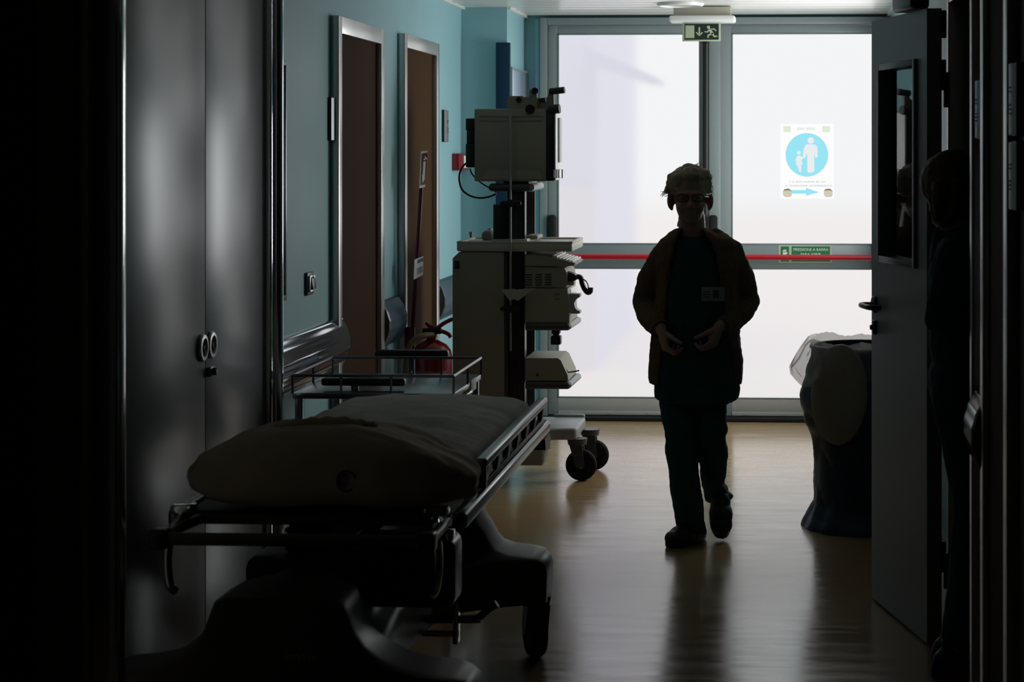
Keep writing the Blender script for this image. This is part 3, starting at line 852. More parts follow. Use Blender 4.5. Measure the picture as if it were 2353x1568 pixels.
for yy, k in ((4.735, 0.93), (4.75, 0.985), (4.775, 1.0), (4.91, 1.0), (4.935, 0.97), (4.96, 0.85), (5.0, 0.6), (5.1, 0.40), (5.5, 0.32), (5.9, 0.36), (6.05, 0.5), (6.13, 0.75), (6.17, 0.95), (6.19, 1.0), (6.36, 1.0), (6.385, 0.985), (6.4, 0.93)):
    zs = 1.0 if yy < 5.1 else 0.985
    hf = half if yy < 5.5 else [(dx + (0.075 if dx > 0.1 and z > 0.40 else 0.05 if z > 0.36 and dx > 0.1 else 0.02 if z > 0.345 and dx > 0.1 else 0), z) for dx, z in half]
    rt = [Vector((XC + dx * k, yy, z)) for dx, z in hf]
    lt = [Vector((XC - dx * k, yy, z)) for dx, z in hf[1:-1]][::-1]
    rings.append(rt + lt)
bcv = MB().loft(rings).build('base_cover', M['base'], gu, angle=45)
ly = 4.7335
c = oy(692, 1510, ly)
lp = MB().prism([(c.x + 0.06 * (abs(math.cos(t)) ** 0.5) * (1 if math.cos(t) > 0 else -1), c.z + 0.017 * (abs(math.sin(t)) ** 0.5) * (1 if math.sin(t) > 0 else -1)) for t in [2 * math.pi * (i + 0.5) / 40 for i in range(40)]], 'y', ly - 0.002, ly + 0.004).build('badge_plate', M['dgrey'], bcv)
MB().text('stryker', 0.027, Matrix.Translation((c.x, ly - 0.003, c.z)) @ RX, 0.0008).build('badge_lettering', M['greyp'], bcv)
for cx, cy, ya in ((-0.80, 6.26, 0.35), (-1.67, 6.26, 0.2), (-0.80, 4.9, 0.3), (-1.67, 4.9, 1.2)):
    caster(gu, cx, cy, 0.085, math.pi / 2 + ya, 0.20, 0.05, 'rubber', 'black')
for yy in (5.42, 6.2):
    prof = [(0.05, 0.42)]
    z = 0.43
    while z < 0.61:
        prof += [(0.052, z), (0.066, z + 0.008), (0.066, z + 0.014), (0.052, z + 0.022)]
        z += 0.024
    prof += [(0.05, z)]
    MB().lathe((oy(717, 1300, 5.45).x, yy, 0), prof, 32).build('bellows_column', M['rubber'], gu, angle=60)
MB().box((-1.20, 5.3, 0.37), (-0.90, 5.46, 0.56), 0.03, 4).build('storage_tray', M['black'], gu)
# pedals: bar with bent-up end, steel brackets
pm = MB()
pts = smooth_path([oy(860, 1424, 5.85), oy(1080, 1424, 5.85), oy(1100, 1420, 5.85), oy(1122, 1402, 5.85), oy(1142, 1388, 5.85)], 5)
pm.tube(pts, 0.012, 12)
pm.box((XC - 0.3, 5.84, pts[0].z - 0.012), (pts[0].x + 0.05, 5.864, pts[0].z + 0.012), 0.004)
pd = pm.build('brake_pedal', M['dsteel'], gu)
for px in (905, 925, 1048):
    p = oy(px, 1440, 5.85)
    bk = MB().box((p.x - 0.008, 5.83, p.z - 0.05), (p.x + 0.008, 5.875, p.z + 0.075), 0.003)
    bk.build('pedal_bracket', M['chrome'], pd)
p, q = oy(890, 1455, 5.85), oy(1055, 1455, 5.85)
MB().box((p.x, 5.84, p.z - 0.008), (q.x, 5.86, p.z + 0.008), 0.002).build('pedal_link', M['chrome'], pd)
kb = MB()
p = oy(578, 1440, 4.85)
kb.box((p.x - 0.02, 4.83, p.z - 0.03), (p.x + 0.01, 4.87, p.z + 0.0), 0.006).cyl((p.x - 0.012, 4.85, p.z), (p.x - 0.012, 4.85, p.z + 0.02), 0.008).box((p.x - 0.01, 4.84, p.z - 0.02), (p.x + 0.09, 4.86, p.z - 0.005), 0.004)
kb.build('steer_lever', M['black'], gu)
# deck
MB().box((XL + 0.03, YN + 0.04, 0.636), (XR - 0.03, YF - 0.02, 0.661), 0.006).build('deck', M['vinyl_dark'], gu)
for x in (XL, XR):
    mb = MB().box((x - 0.014, YN, 0.622), (x + 0.014, YF, 0.664), 0.010, 3)
    mb.build('side_frame', M['dsteel'], gu)
MB().cyl((XL + 0.03, YN + 0.02, 0.645), (XR - 0.03, YN + 0.02, 0.645), 0.019).build('end_tube', M['base'], gu)
MB().cyl((XL + 0.03, YF - 0.02, 0.645), (XR - 0.03, YF - 0.02, 0.645), 0.019).build('end_tube', M['base'], gu)
bx0, bx1 = oy(372, 1240, 4.83).x, oy(985, 1240, 4.83).x
mb = MB().cyl((bx0, 4.83, 0.647), (bx1, 4.83, 0.647), 0.016)
for x in (bx0, bx1):
    mb.tube([(x, 4.83, 0.647), (x, 5.0, 0.647), (x + (0.01 if x < XC else -0.01), 5.14, 0.642)], 0.014, 10)
bl = mb.build('bumper_bar', M['base'], gu)
for x in (bx0, bx1):
    MB().box((x - 0.03, 4.805, 0.622), (x + 0.018, 4.86, 0.672), 0.010, 3).build('corner_block', M['black'], bl)
# folded push handles at the near right and left corners
for x, s_ in ((-0.905, 1), (-1.565, -1)):
    pts = smooth_path([(x, 5.10, 0.66), (x, 5.04, 0.66), (x + 0.012 * s_, 5.0, 0.63), (x + 0.018 * s_, 4.99, 0.56), (x + 0.012 * s_, 4.99, 0.50), (x, 5.0, 0.48)], 5)
    MB().tube(pts, 0.012, 12).box((x - 0.03, 5.045, 0.668), (x + 0.03, 5.1, 0.69), 0.006).build('push_handle', M['chrome'], gu)
a, b = oy(1012, 1243, 5.07), oy(1042, 1218, 5.07)
MB().box((a.x, 5.06, a.z), (b.x, 5.10, b.z), 0.004).build('corner_bracket', M['chrome'], gu)
# folded side rails
for x, s_ in ((XR - 0.004, 1), (XL + 0.004, -1)):
    y0, y1, z0, z1 = 5.47, 6.86, 0.675, 0.752
    if s_ < 0:
        z0, z1 = 0.625, 0.702               # the wall-side rail is stowed lower
    mb = MB().box((x - 0.017, y0, z1 - 0.028), (x + 0.017, y1, z1), 0.008, 3)
    sr = mb.build('side_rail', M['dsteel'], gu)
    m2 = MB().box((x - 0.010, y0 + 0.03, z0 - 0.006), (x + 0.010, y1 - 0.02, z0 + 0.008), 0.003)
    n = 6
    for i in range(n + 1):
        yy = y0 + 0.05 + (y1 - y0 - 0.16) * i / n
        m2.prism([(yy, z0), (yy + 0.03, z0), (yy + 0.10, z1 - 0.02), (yy + 0.055, z1 - 0.02)], 'x', x - 0.008, x + 0.008)
    m2.box((x - 0.014, y0, z0 - 0.006), (x + 0.014, y0 + 0.03, z1 - 0.02), 0.004)
    m2.build('rail_strut', M['black'], sr)
    MB().cyl((x - 0.02 * s_ - 0.012, y0 - 0.06, z1 - 0.05), (x - 0.02 * s_ + 0.006, y0 - 0.0, z1 - 0.02), 0.011).build('release_knob', M['chrome'], sr)
for x in (XR, XL):
    s_ = 1 if x == XR else -1
    MB().prism([(YF - 0.14, 0.615), (YF + 0.0, 0.615), (YF + 0.025, 0.595), (YF + 0.0, 0.56), (YF - 0.12, 0.575)], 'x', x - 0.03, x + 0.012).build('corner_bumper', M['black'], gu)
# mattress: crowned slab with a fitted sheet
def slab(x0, x1, y0, y1, zb, ze, crown, ny=40, nx=30, wob=0.004, grow=0.0):
    rings = []
    for j in range(ny + 1):
        ty = j / ny
        yy = y0 - grow + (y1 - y0 + 2 * grow) * ty
        ey = min(1, ty / 0.06, (1 - ty) / 0.06)
        ey = math.sqrt(max(0.02, 1 - (1 - ey) ** 2))
        top = []
        for i in range(nx + 1):
            tx = i / nx
            xx = x0 - grow + (x1 - x0 + 2 * grow) * tx
            u = 2 * tx - 1
            e = (1 - abs(u) ** 7) ** (1 / 2.5) if abs(u) < 1 else 0
            zz = zb + (ze - zb) * (0.25 + 0.75 * e) * (0.5 + 0.5 * ey) + crown * (1 - u * u) * (0.35 + 0.65 * math.sin(math.pi * (0.1 + 0.8 * ty)))
            zz += noise.fractal(Vector((xx * 6, yy * 5, 2.2)), 0.7, 2, 3) * wob + grow
            top.append(Vector((xx, yy, zz)))
        rings.append(top + [Vector((x1 + grow, yy, zb)), Vector((x0 - grow, yy, zb))])
    return MB().loft(rings)
mt = slab(XL + 0.045, XR - 0.05, 5.40, 6.91, 0.662, 0.742, 0.022).build('mattress', M['vinyl_dark'], gu, angle=70)
slab(XL + 0.045, XR - 0.05, 5.40, 6.91, 0.668, 0.744, 0.024, 60, 40, 0.009, 0.004).build('fitted_sheet', M['sheet'], mt, angle=80)
# pillow
px0, px1 = oy(418, 1070, 5.1).x, oy(1090, 1100, 5.1).x
pc = Vector(((px0 + px1) / 2, 5.19, 0.78))
t = bmesh.new()
bmesh.ops.create_uvsphere(t, u_segments=96, v_segments=64, radius=1)
def sgn_pow(v, e):
    return (abs(v) ** e) * (1 if v > 0 else -1)
for v in t.verts:
    x, y_, z = v.co
    u = sgn_pow(x, 0.5)
    X = u * (px1 - px0) / 2
    Yv = sgn_pow(y_, 0.5) * 0.19 * (1 - 0.25 * abs(u) ** 3)
    hgt = 0.099 * (1 - (0.62 if u > 0 else 0.40) * abs(u) ** 2.2)
    Zv = sgn_pow(z, 0.42) * hgt
    sag = -0.052 * max(0, u) ** 2 - 0.036 * max(0, -u) ** 2
    p = Vector((X, Yv, Zv + sag))
    f = noise.fractal(Vector((X * 4 + 3, Yv * 6, Zv * 4)), 0.8, 2, 3) * 0.014
    f += 0.008 * math.sin(18 * u + 9 * Zv / 0.1) * max(0, abs(u) - 0.5)
    n_ = Vector((x, y_, z))
    p += n_ * f
    p.z = max(p.z, -0.092)
    v.co = p + pc + Vector((0, 0, 0.0))
mb = MB()
mb._merge(t)
mn = min(v.co.z for v in mb.bm.verts)
bmesh.ops.translate(mb.bm, verts=mb.bm.verts[:], vec=(0, 0, 0.694 - mn))
pl = thing('pillow', (pc.x, pc.y, 0.694), 'large creased pillow hanging over the near end of the stretcher', 'pillow')
pco = mb.build('pillowcase', M['pillow'], pl, angle=80)
tree = BVHTree.FromPolygons([v.co + pl.location for v in pco.data.vertices], [tuple(p.vertices) for p in pco.data.polygons])
def press(mb, tree, off=0.0025):
    for v in mb.bm.verts:
        hit = tree.ray_cast(Vector((v.co.x, 3.0, v.co.z)), Vector((0, 1, 0)))
        if hit[0] is not None:
            v.co.y = hit[0].y - off
    return mb
c = oy(795, 1106, 5.0)
mb = MB()
for rr, a0, a1 in ((0.021, 0.3, 5.4), (0.013, 1.2, 4.6)):
    n = 22
    A_ = [[(c.x + (rr + k) * math.cos(a0 + (a1 - a0) * i / n), 4.9, c.z + 1.1 * (rr + k) * math.sin(a0 + (a1 - a0) * i / n)) for i in range(n + 1)] for k in (0, 0.005)]
    mb.loft(A_, cap=False, closed=False)
for k in range(4):
    z0 = c.z + 0.012 - k * 0.007
    mb.loft([[(c.x - 0.008 + 0.005 * i, 4.9, z0) for i in range(4)], [(c.x - 0.008 + 0.005 * i, 4.9, z0 - 0.003) for i in range(4)]], cap=False, closed=False)
press(mb, tree).build('printed_mark', M['blue_print'], pl)
fp = []
for px, dy in ((640, 0.02), (690, 0.0), (740, 0.01), (790, 0.0), (840, 0.012), (872, 0.03)):
    q = oy(px, 985, 5.2 + dy)
    hit = tree.ray_cast(Vector((q.x, 5.17 + dy, 1.5)), Vector((0, 0, -1)))
    fp.append(hit[0] + Vector((0, 0, 0.004)))
fp = smooth_path(fp, 5)
MB().tube(fp, [0.006 + 0.010 * math.sin(math.pi * i / (len(fp) - 1)) + 0.003 * math.sin(i * 1.7) for i in range(len(fp))], 12).build('folded_hem', M['pillow'], pl)
# ================================================================== RAIL CART behind the stretcher
CX0, CX1, CY0, CY1 = -1.775, -1.195, 7.03, 7.66
ct = thing('instrument_cart', ((CX0 + CX1) / 2, 7.35, 0), 'steel cart with a raised wire rail between stretcher and fire extinguisher', 'cart')
MB().box((CX0, CY0, 0.718), (CX1, CY1, 0.740), 0.004).build('tray_top', M['dsteel'], ct)
MB().box((CX0, CY0, 0.25), (CX1, CY1, 0.27), 0.004).build('lower_shelf', M['steel'], ct)
rz = 0.802
mb = MB().tube([(CX0, CY0, rz), (CX0, CY1, rz), (CX1, CY1, rz), (CX1, CY0, rz)], 0.0055, 8, loop=True)
gr = mb.build('guard_rail', M['dsteel'], ct)
for x, yy in ((CX0, CY0), (CX1, CY0), (CX0, CY1), (CX1, CY1), (-1.60, CY0), (-1.42, CY0), (-1.60, CY1), (-1.35, CY1), (CX1, 7.34), (CX0, 7.34)):
    MB().cyl((x, yy, 0.738), (x, yy, rz), 0.0045, n=8).build('rail_post', M['dsteel'], gr)
for x in (CX0 + 0.02, CX1 - 0.02):
    for yy in (CY0 + 0.02, CY1 - 0.02):
        MB().box((x - 0.014, yy - 0.014, 0.12), (x + 0.014, yy + 0.014, 0.718), 0.004).build('leg', M['dsteel'], ct)
        caster(ct, x, yy, 0.05, 1.2, 0.12, 0.025)
for (pa, pb, Y_, lab) in (((740, 877), (932, 877), 7.12, 0), ((862, 812), (1031, 812), 7.72, 1)):
    a, b = oy(*pa, Y_), oy(*pb, Y_)
    h = MB().box((a.x, Y_ - 0.02, a.z - 0.014), (b.x, Y_ + 0.02, a.z + 0.014), 0.009, 3).build('padded_grip', M['black'], ct)
    xm = (oy(945, 850, Y_).x if lab else a.x + 0.12)
    MB().cyl((xm, Y_, 0.70 if lab else 0.738), (xm, Y_, a.z), 0.014).build('grip_post', M['dsteel'], h)
    if lab:
        MB().box((xm - 0.02, 7.64, 0.70), (xm + 0.02, 7.735, 0.73), 0.004).build('grip_bracket', M['dsteel'], h)
a, b = oy(1088, 886, 7.5), oy(1100, 868, 7.5)
MB().box((CX1 + 0.0005, 7.40, 0.70), (CX1 + 0.004, 7.52, 0.745), 0.0005).build('label_card', M['paper'], ct)
pts = smooth_path([(CX1 + 0.002, 7.06, 0.70), (CX1 + 0.02, 7.1, 0.715), (CX1 + 0.02, 7.3, 0.715), (CX1 + 0.002, 7.34, 0.70)], 5)
MB().tube(pts, 0.007, 8).build('side_handle', M['chrome'], ct)
# ================================================================== EXTINGUISHER on stand
ey = 9.20
ec = oy(993, 800, ey)
ex_ = thing('fire_extinguisher', (ec.x, ey, 0.102), 'red fire extinguisher with tan hose in front of the farther brown door', 'fire extinguisher')
ztop = oy(993, 790, ey).z
r_ = 0.093
MB().lathe((ec.x, ey, 0), [(0.06, 0.103), (r_ - 0.005, 0.105), (r_, 0.12), (r_, ztop - 0.06), (r_ * 0.93, ztop - 0.03), (r_ * 0.72, ztop - 0.005), (r_ * 0.4, ztop + 0.012), (0.026, ztop + 0.018), (0.022, ztop + 0.04)], 40).build('cylinder', M['red'], ex_)
lb = []
for z in (ztop - 0.30, ztop - 0.12):
    lb.append([Vector((ec.x + (r_ + 0.0008) * math.sin(a), ey - (r_ + 0.0008) * math.cos(a), z)) for a in [R(-55 + 110 * i / 20) for i in range(21)]])
MB().loft(lb, cap=False, closed=False).build('instruction_label', mat('dim_red_label', (0.35, 0.10, 0.06), 0.5), ex_)
mb = MB().cyl((ec.x, ey, ztop + 0.03), (ec.x, ey, ztop + 0.065), 0.026, 0.02)
mb.box((ec.x - 0.045, ey - 0.016, ztop + 0.045), (ec.x + 0.045, ey + 0.016, ztop + 0.072), 0.006)
mb.build('valve', M['black'], ex_)
p = [oy(*q, ey) for q in ((985, 752), (1000, 756), (1022, 742), (1041, 733))]
mb = MB().tube(smooth_path(p, 5), [0.010] * 15 + [0.006], 10)
p = [oy(*q, ey) for q in ((1000, 764), (1015, 762), (1030, 768), (1036, 776))]
mb.tube(smooth_path(p, 5), 0.0095, 10)
p = [oy(*q, ey) for q in ((1004, 766), (1000, 754), (985, 748), (980, 741))]
mb.tube(smooth_path(p, 4), 0.009, 10)
mb.build('squeeze_handle', M['red'], ex_)
p = [oy(*q, ey - dy) for q, dy in (((995, 770), 0.02), ((972, 772), 0.06), ((950, 783), 0.085), ((938, 805), 0.09), ((933, 850), 0.07), ((934, 930), 0.06))]
MB().tube(smooth_path(p, 6), 0.014, 12).build('hose', M['hose'], ex_)
st = thing('extinguisher_stand', (ec.x - 0.05, 9.24, 0), 'red extinguisher stand with a leaning pole carrying two signs', 'stand')
MB().lathe((ec.x, ey, 0), [(0.14, 0.001), (0.14, 0.012), (0.12, 0.02), (0.11, 0.10), (0.001, 0.10)], 40).build('base', M['darkred'], st)
p0, p1 = oy(946, 790, 9.33), oy(973, 350, 9.33)
pb = p0 - (p1 - p0) * ((p0.z - 0.02) / (p1.z - p0.z))
MB().tube([pb, p1], 0.010, 12).box((pb.x - 0.02, ey - 0.01, 0.004), (pb.x + 0.04, 9.35, 0.016)).build('pole', M['darkred'], st)
a, b = oy(930, 800, 9.32), oy(952, 752, 9.32)
MB().box((a.x, 9.318, a.z), (b.x, 9.345, b.z), 0.004).build('bracket', M['darkred'], st)
def cnorm(pts):
    nn = (pts[1] - pts[0]).cross(pts[-1] - pts[0]).normalized()
    return nn if nn.y < 0 else -nn
def skewed(q, Y_, off):
    pts = [oy(px, py, Y_ + SKEW * (px - 951)) for px, py in q]
    nn = cnorm(pts)
    return [p_ + nn * off for p_ in pts]
def card(name, q, Y_, m, parent, off=0.0, th=0.003):
    """four pixel corners; the card is turned so that its right edge stands farther back"""
    pts = skewed(q, Y_, off)
    nn = cnorm(pts)
    return MB().loft([[p_ for p_ in pts], [p_ - nn * th for p_ in pts]]).build(name, m, parent)
YC = 9.272
SKEW = 0.0042
YC1 = YC - SKEW * 15
c1 = card('pictogram_card', ((968, 348), (983, 346.5), (977, 430), (964, 433)), YC1, M['paper'], st)
card('red_field', ((969, 353), (981.5, 351), (976.5, 424), (966, 426.5)), YC1, M['darkred'], c1, 0.002, 0.0015)
mb = MB()
for q in (((971, 372), (977, 371), (974, 414), (969.5, 416)), ((972, 366), (979, 361), (979, 363.5), (973, 370)), ((975, 358), (980, 366), (979, 368), (974, 361)), ((968.5, 402), (970, 401), (972, 418), (969, 419))):
    pts = skewed(q, YC1, 0.0035)
    mb.loft([pts, [p_ - cnorm(pts) * 0.001 for p_ in pts]])
mb.build('extinguisher_pictogram', M['paper'], c1)
c2 = card('instruction_card', ((953, 597), (973, 589), (972, 632), (951, 643)), YC, M['paper'], st)
mb = MB()
pts = skewed(((959, 598), (972, 592.5), (971.8, 600), (958.8, 606)), YC, 0.0015)
mb.loft([pts, [p_ - cnorm(pts) * 0.001 for p_ in pts]])
for i in range(4):
    x0 = 958.5 + i * 3.3
    for k in range(5):
        y0 = 616.5 + k * 3.0 - i * 1.5
        pts = skewed(((x0, y0), (x0 + 1.7, y0 - 0.8), (x0 + 1.7, y0 + 1.4), (x0, y0 + 2.2)), YC, 0.0015)
        mb.loft([pts, [p_ - cnorm(pts) * 0.001 for p_ in pts]])
mb.build('printed_text', mat('blue_grey_print', (0.10, 0.14, 0.2), 0.7), c2)
# ================================================================== EQUIPMENT TOWER
TY, TB = 9.56, 10.02
TF = TY
def T2(px, py, Y_=None):
    return oy(px, py, TF if Y_ is None else Y_)
def tbox(mb, p0, p1, y0=TY, y1=TB, bev=0.004, seg=2):
    a, b = T2(*p0, y0), T2(*p1, y0)
    return mb.box((a.x, y0, min(a.z, b.z)), (b.x, y1, max(a.z, b.z)), bev, seg)
tw_ = thing('equipment_tower', (oy(1180, 900, 9.8).x, 9.8, 0), 'beige endoscopy equipment tower on wheels beside the exit door', 'medical trolley')
a = T2(1040, 940)
b = T2(1158, 580)
zt_ = b.z
mb = MB().prism([(a.x, 0.17), (b.x, 0.17), (b.x, zt_), (T2(1055, 580).x, zt_), (a.x, T2(1040, 594).z)], 'y', TY, TB - 0.02)
cabn = mb.build('side_cabinet', M['beige'], tw_)
tbox(MB(), (1044, 600), (1056, 618), TY - 0.004, TY).build('cabinet_catch', M['black'], cabn)
mb = MB()
a, b = T2(1050, 578), T2(1316, 559)
mb.box((a.x, TY - 0.01, a.z), (b.x, TB + 0.02, b.z), 0.010, 3)
for q in ((a.x, TY - 0.01, b.x, TY + 0.02), (a.x, TB - 0.01, b.x, TB + 0.02), (b.x - 0.02, TY, b.x, TB), (a.x, TY, a.x + 0.02, TB)):
    mb.box((q[0], q[1], b.z - 0.004), (q[2], q[3], b.z + 0.008), 0.003)
ZTRAY = b.z
ttop = mb.build('top_tray', M['cream'], tw_)
tbox(MB(), (1207, 551), (1236, 541), 9.7, 9.9, 0.008).build('tray_block', M['beige'], ttop)
tbox(MB(), (1128, 560), (1212, 550), TY + 0.02, 9.9, 0.006).build('column_collar', M['cream'], ttop)
zb_ = T2(1082, 551).z
x_ = oy(1082, 551, 9.8).x
MB().cyl((x_, 9.8, zb_), (x_, 9.8, oy(1082, 533, 9.8).z), 0.006).box((x_ - 0.008, 9.79, oy(1082, 540, 9.8).z), (x_ + 0.008, 9.81, oy(1082, 533, 9.8).z), 0.003).build('tray_hook', M['greyp'], ttop)
zt2 = ZTRAY + 0.0005
cup = thing('rounded_container', (oy(1126, 550, 9.86).x, 9.86, zt2), 'small rounded grey container on the tower top tray behind the column', 'container')
c = oy(1126, 538, 9.86)
MB().lathe((c.x, 9.86, zt2 + 0.002), [(0.035, -0.002), (0.042, 0.012), (0.042, 0.03), (0.034, 0.042), (0.02, 0.05), (0.001, 0.052)], 24).build('body', M['greyp'], cup)
MB().lathe((c.x, 9.86, zt2 + 0.05), [(0.012, 0), (0.012, 0.008), (0.001, 0.009)], 16).build('lid_knob', M['greyp'], cup)
# columns
zlo = 0.24
for (pa, pb, top, y0, y1, nm, mm) in ((1165, 1205, 440, 9.60, 9.68, 'front_column', 'black'), (1209, 1228, 440, 9.955, 9.995, 'rear_column', 'dgrey')):
    a, b = oy(pa, top, y0), oy(pb, top, y0)
    mb = MB().box((a.x, y0, zlo), (b.x, y1, a.z), 0.004)
    for k in (0.3, 0.6):
        xx = a.x + (b.x - a.x) * k
        mb.box((xx - 0.003, y0 - 0.002, zlo), (xx + 0.003, y0 + 0.01, a.z - 0.005))
    mb.box((b.x - 0.001, y0 - 0.003, zlo), (b.x + 0.002, y0 + 0.02, a.z))
    mb.build(nm, M[mm], tw_)
tbox(MB(), (1133, 555), (1166, 470), 9.59, 9.66).build('cable_duct', M['black'], tw_)
tbox(MB(), (1157, 930), (1166, 582), 9.575, 9.9).build('rear_panel', M['dgrey'], tw_)
# monitor with its turntable handle
mon = MB()
a, b = T2(1090, 417), T2(1255, 250)
mon.box((a.x, TY, a.z), (b.x, 9.81, b.z), 0.006, 2)
mo = mon.build('monitor', M['beige'], tw_)
mb = MB()
for py in (264, 274):
    p, q = T2(1102, py), T2(1247, py + 4)
    mb.box((p.x, TY - 0.003, q.z), (q.x, TY, p.z), 0.001)
mb.build('top_groove', M['beige'], mo)
p = [T2(*v) for v in ((1108, 412), (1248, 412), (1240, 391), (1118, 391))]
MB().prism([(v.x, v.z) for v in p], 'y', TY - 0.005, TY).build('lower_panel', M['beige'], mo)
p = T2(1178, 409)
MB().text('OLYMPUS', 0.020, Matrix.Translation((p.x, TY - 0.006, p.z)) @ RX, 0.0005).build('lettering', M['greyp'], mo)
mb = MB()
for q in (((1070, 300), (1092, 272)), ((1072, 330), (1092, 300)), ((1070, 385), (1092, 330))):
    tbox(mb, q[0], q[1], TY + 0.03, 9.78)
mb.build('rear_housing', M['black'], mo)
tbox(MB(), (1255, 416), (1274, 255), TY + 0.002, 9.80).build('front_bezel', M['black'], mo)
mb = MB()
tbox(mb, (1274, 414), (1277, 256), TY + 0.004, 9.80, 0.002)
mb.build('front_frame', M['white'], mo)
a, b = T2(1277, 374), T2(1277, 270)
MB().box((a.x - 0.002, 9.65, a.z), (a.x + 0.004, 9.79, b.z), 0.001).build('screen', M['screen'], mo)
for px, yy in ((1272, TY - 0.012), (1284, TY + 0.03)):
    p = [oy(px, 390, yy), oy(px + 8, 390, yy), oy(px + 8, 409, yy), oy(px, 409, yy)]
    MB().tube(p, 0.0035, 8, loop=True).build('front_handle', M['black'], mo)
mb = MB()
a, b = T2(1130, 431), T2(1218, 431)
mb.tube([a + Vector((0, 0.02, 0)), b + Vector((0, 0.02, 0))], 0.019, 16).ell(a + Vector((0, 0.02, 0)), (0.019,) * 3)
mb.box((a.x + 0.05, TY + 0.04, a.z - 0.01), (b.x - 0.01, TB - 0.1, a.z + 0.034), 0.006)
mb.build('turntable_bar', M['dgrey'], mo)
MB().tube([b + Vector((0, 0.02, 0)), oy(1242, 427, 9.92)], 0.018, 16).build('grip_bar', M['greyp'], mo)
# bracket plate with knobs on the monitor
mb = MB()
o1 = [(1165, 262), (1165, 224), (1170, 220.5), (1200, 220.5), (1203, 223), (1214, 223), (1216, 218), (1216, 208), (1222, 203), (1231, 204), (1233, 224), (1233, 262)]
mb.prism([(T2(*p).x, T2(*p).z) for p in o1], 'y', TY + 0.01, TY + 0.035)
o2 = [(1233, 262), (1233, 225), (1254, 225), (1258, 217), (1260, 208), (1270, 206), (1272, 262)]
mb.prism([(T2(*p).x, T2(*p).z) for p in o2], 'y', TY + 0.03, TY + 0.055)
br = mb.build('mounting_bracket', M['beige'], mo)
for px, py, r_, ln in ((1226, 209, 0.016, 0.03), (1216, 251, 0.0225, 0.02), (1262, 252, 0.022, 0.05), (1190, 229, 0.013, 0.012), (1240, 231, 0.010, 0.03), (1264, 210, 0.015, 0.07)):
    p = oy(px, py, TY - 0.015)
    d = Vector((1, -0.15, 0.1)).normalized() if ln > 0.04 else (Vector((1, -0.3, 0.15)).normalized() if r_ == 0.010 else Vector((0.25, -1, 0)).normalized())
    p = Vector((p.x, TY + 0.008, p.z))
    kb = MB().cyl(p - d * 0.005, p + d * ln, r_, n=24)
    for i in range(12):
        an = 2 * math.pi * i / 12
        ox_ = d.orthogonal().normalized()
        oz_ = d.cross(ox_)
        kb.cyl(p + (ox_ * math.cos(an) + oz_ * math.sin(an)) * r_ * 0.97, p + d * (ln - 0.003) + (ox_ * math.cos(an) + oz_ * math.sin(an)) * r_ * 0.97, 0.0018, n=6)
    kb.build('knob', M['black'], br)
# infusion pole with clamps and fabric pouch
x_ = T2(1174.5, 600).x
pz0, pz1 = T2(1174, 806).z, T2(1174, 262).z
ip = MB().cyl((x_, TY - 0.02, pz0), (x_, TY - 0.02, pz1), 0.0052, n=12).build('infusion_pole', M['greyp'], tw_)
for py in (467, 709):
    z = T2(1174, py).z
    a, b = T2(1156, py), T2(1194, py)
    mb = MB().box((a.x, TY - 0.03, z - 0.012), (b.x, TY + 0.042, z + 0.012), 0.006, 3).cyl((x_, TY - 0.04, z), (x_, TY - 0.02, z), 0.018, n=20)
    for q in (a, b):
        mb.cyl((q.x, TY - 0.034, z), (q.x, TY - 0.01, z), 0.010, n=16)
    mb.build('pole_clamp', M['black'], ip)
q = [T2(*p, TY - 0.035) for p in ((1152, 666), (1183, 664), (1185, 666), (1230, 662), (1190, 692), (1184, 688), (1176, 689), (1172, 692))]
MB().prism([(p.x, p.z) for p in q], 'y', TY - 0.04, TY - 0.028).build('folded_tray', M['cream'], ip)
# keyboard, devices on shelves
kt = thing('keyboard', (T2(1270, 612).x, 9.75, T2(1270, 612).z), 'sloping beige keyboard sliding out under the tower top tray', 'keyboard')
z_ = T2(1270, 611.5).z
pk = [(1206, 611.5), (1318, 611.5), (1322, 606), (1318, 604), (1262, 590), (1206, 586)]
MB().prism([(T2(*p).x, T2(*p).z) for p in pk], 'y', TY + 0.005, 9.93).build('case', M['beige'], kt)
mb = MB()
p0, p1 = T2(1265, 591), T2(1316, 603.5)
d = (p1 - p0)
for i in range(7):
    for j in range(12):
        c = p0 + d * ((i + 0.5) / 7)
        yy = TY + 0.03 + j * 0.031
        mb.box((c.x - 0.006, yy, c.z - 0.002), (c.x + 0.006, yy + 0.024, c.z + 0.006), 0.0015, 1)
mb.build('keys', M['white'], kt)
mb = MB()
for k in (0.12, 0.24):
    c = p0 + d * k
    mb.box((c.x - 0.005, TY + 0.01, c.z + 0.006), (c.x + 0.004, TB - 0.05, c.z + 0.012), 0.001)
mb.build('switch_row', M['white'], kt)
def shelf(py0, py1, pend, label):
    a = T2(1207, py1)
    b = T2(1302, py0)
    zc = (a.z + b.z) / 2
    h = (b.z - a.z) / 2
    mb = MB().tube([(a.x, TY + 0.015, zc), (b.x, TY + 0.015, zc)], h, 16).ell((b.x, TY + 0.015, zc), (h, h, h))
    mb.box((a.x, TY + 0.015, zc), (b.x, TB - 0.03, zc + h), 0.004)
    s_ = mb.build('shelf', M['dgrey'], tw_)
    e = oy(1320, pend, TB - 0.08)
    MB().tube([(b.x + 0.004, TY + 0.02, zc), (b.x + 0.012, TB - 0.06, zc)], h * 0.92, 16).build('front_grip', M['greyp'], s_)
    return zc + h
zs1 = shelf(743, 760, 733, '')
zs2 = shelf(878, 895, 865, '')
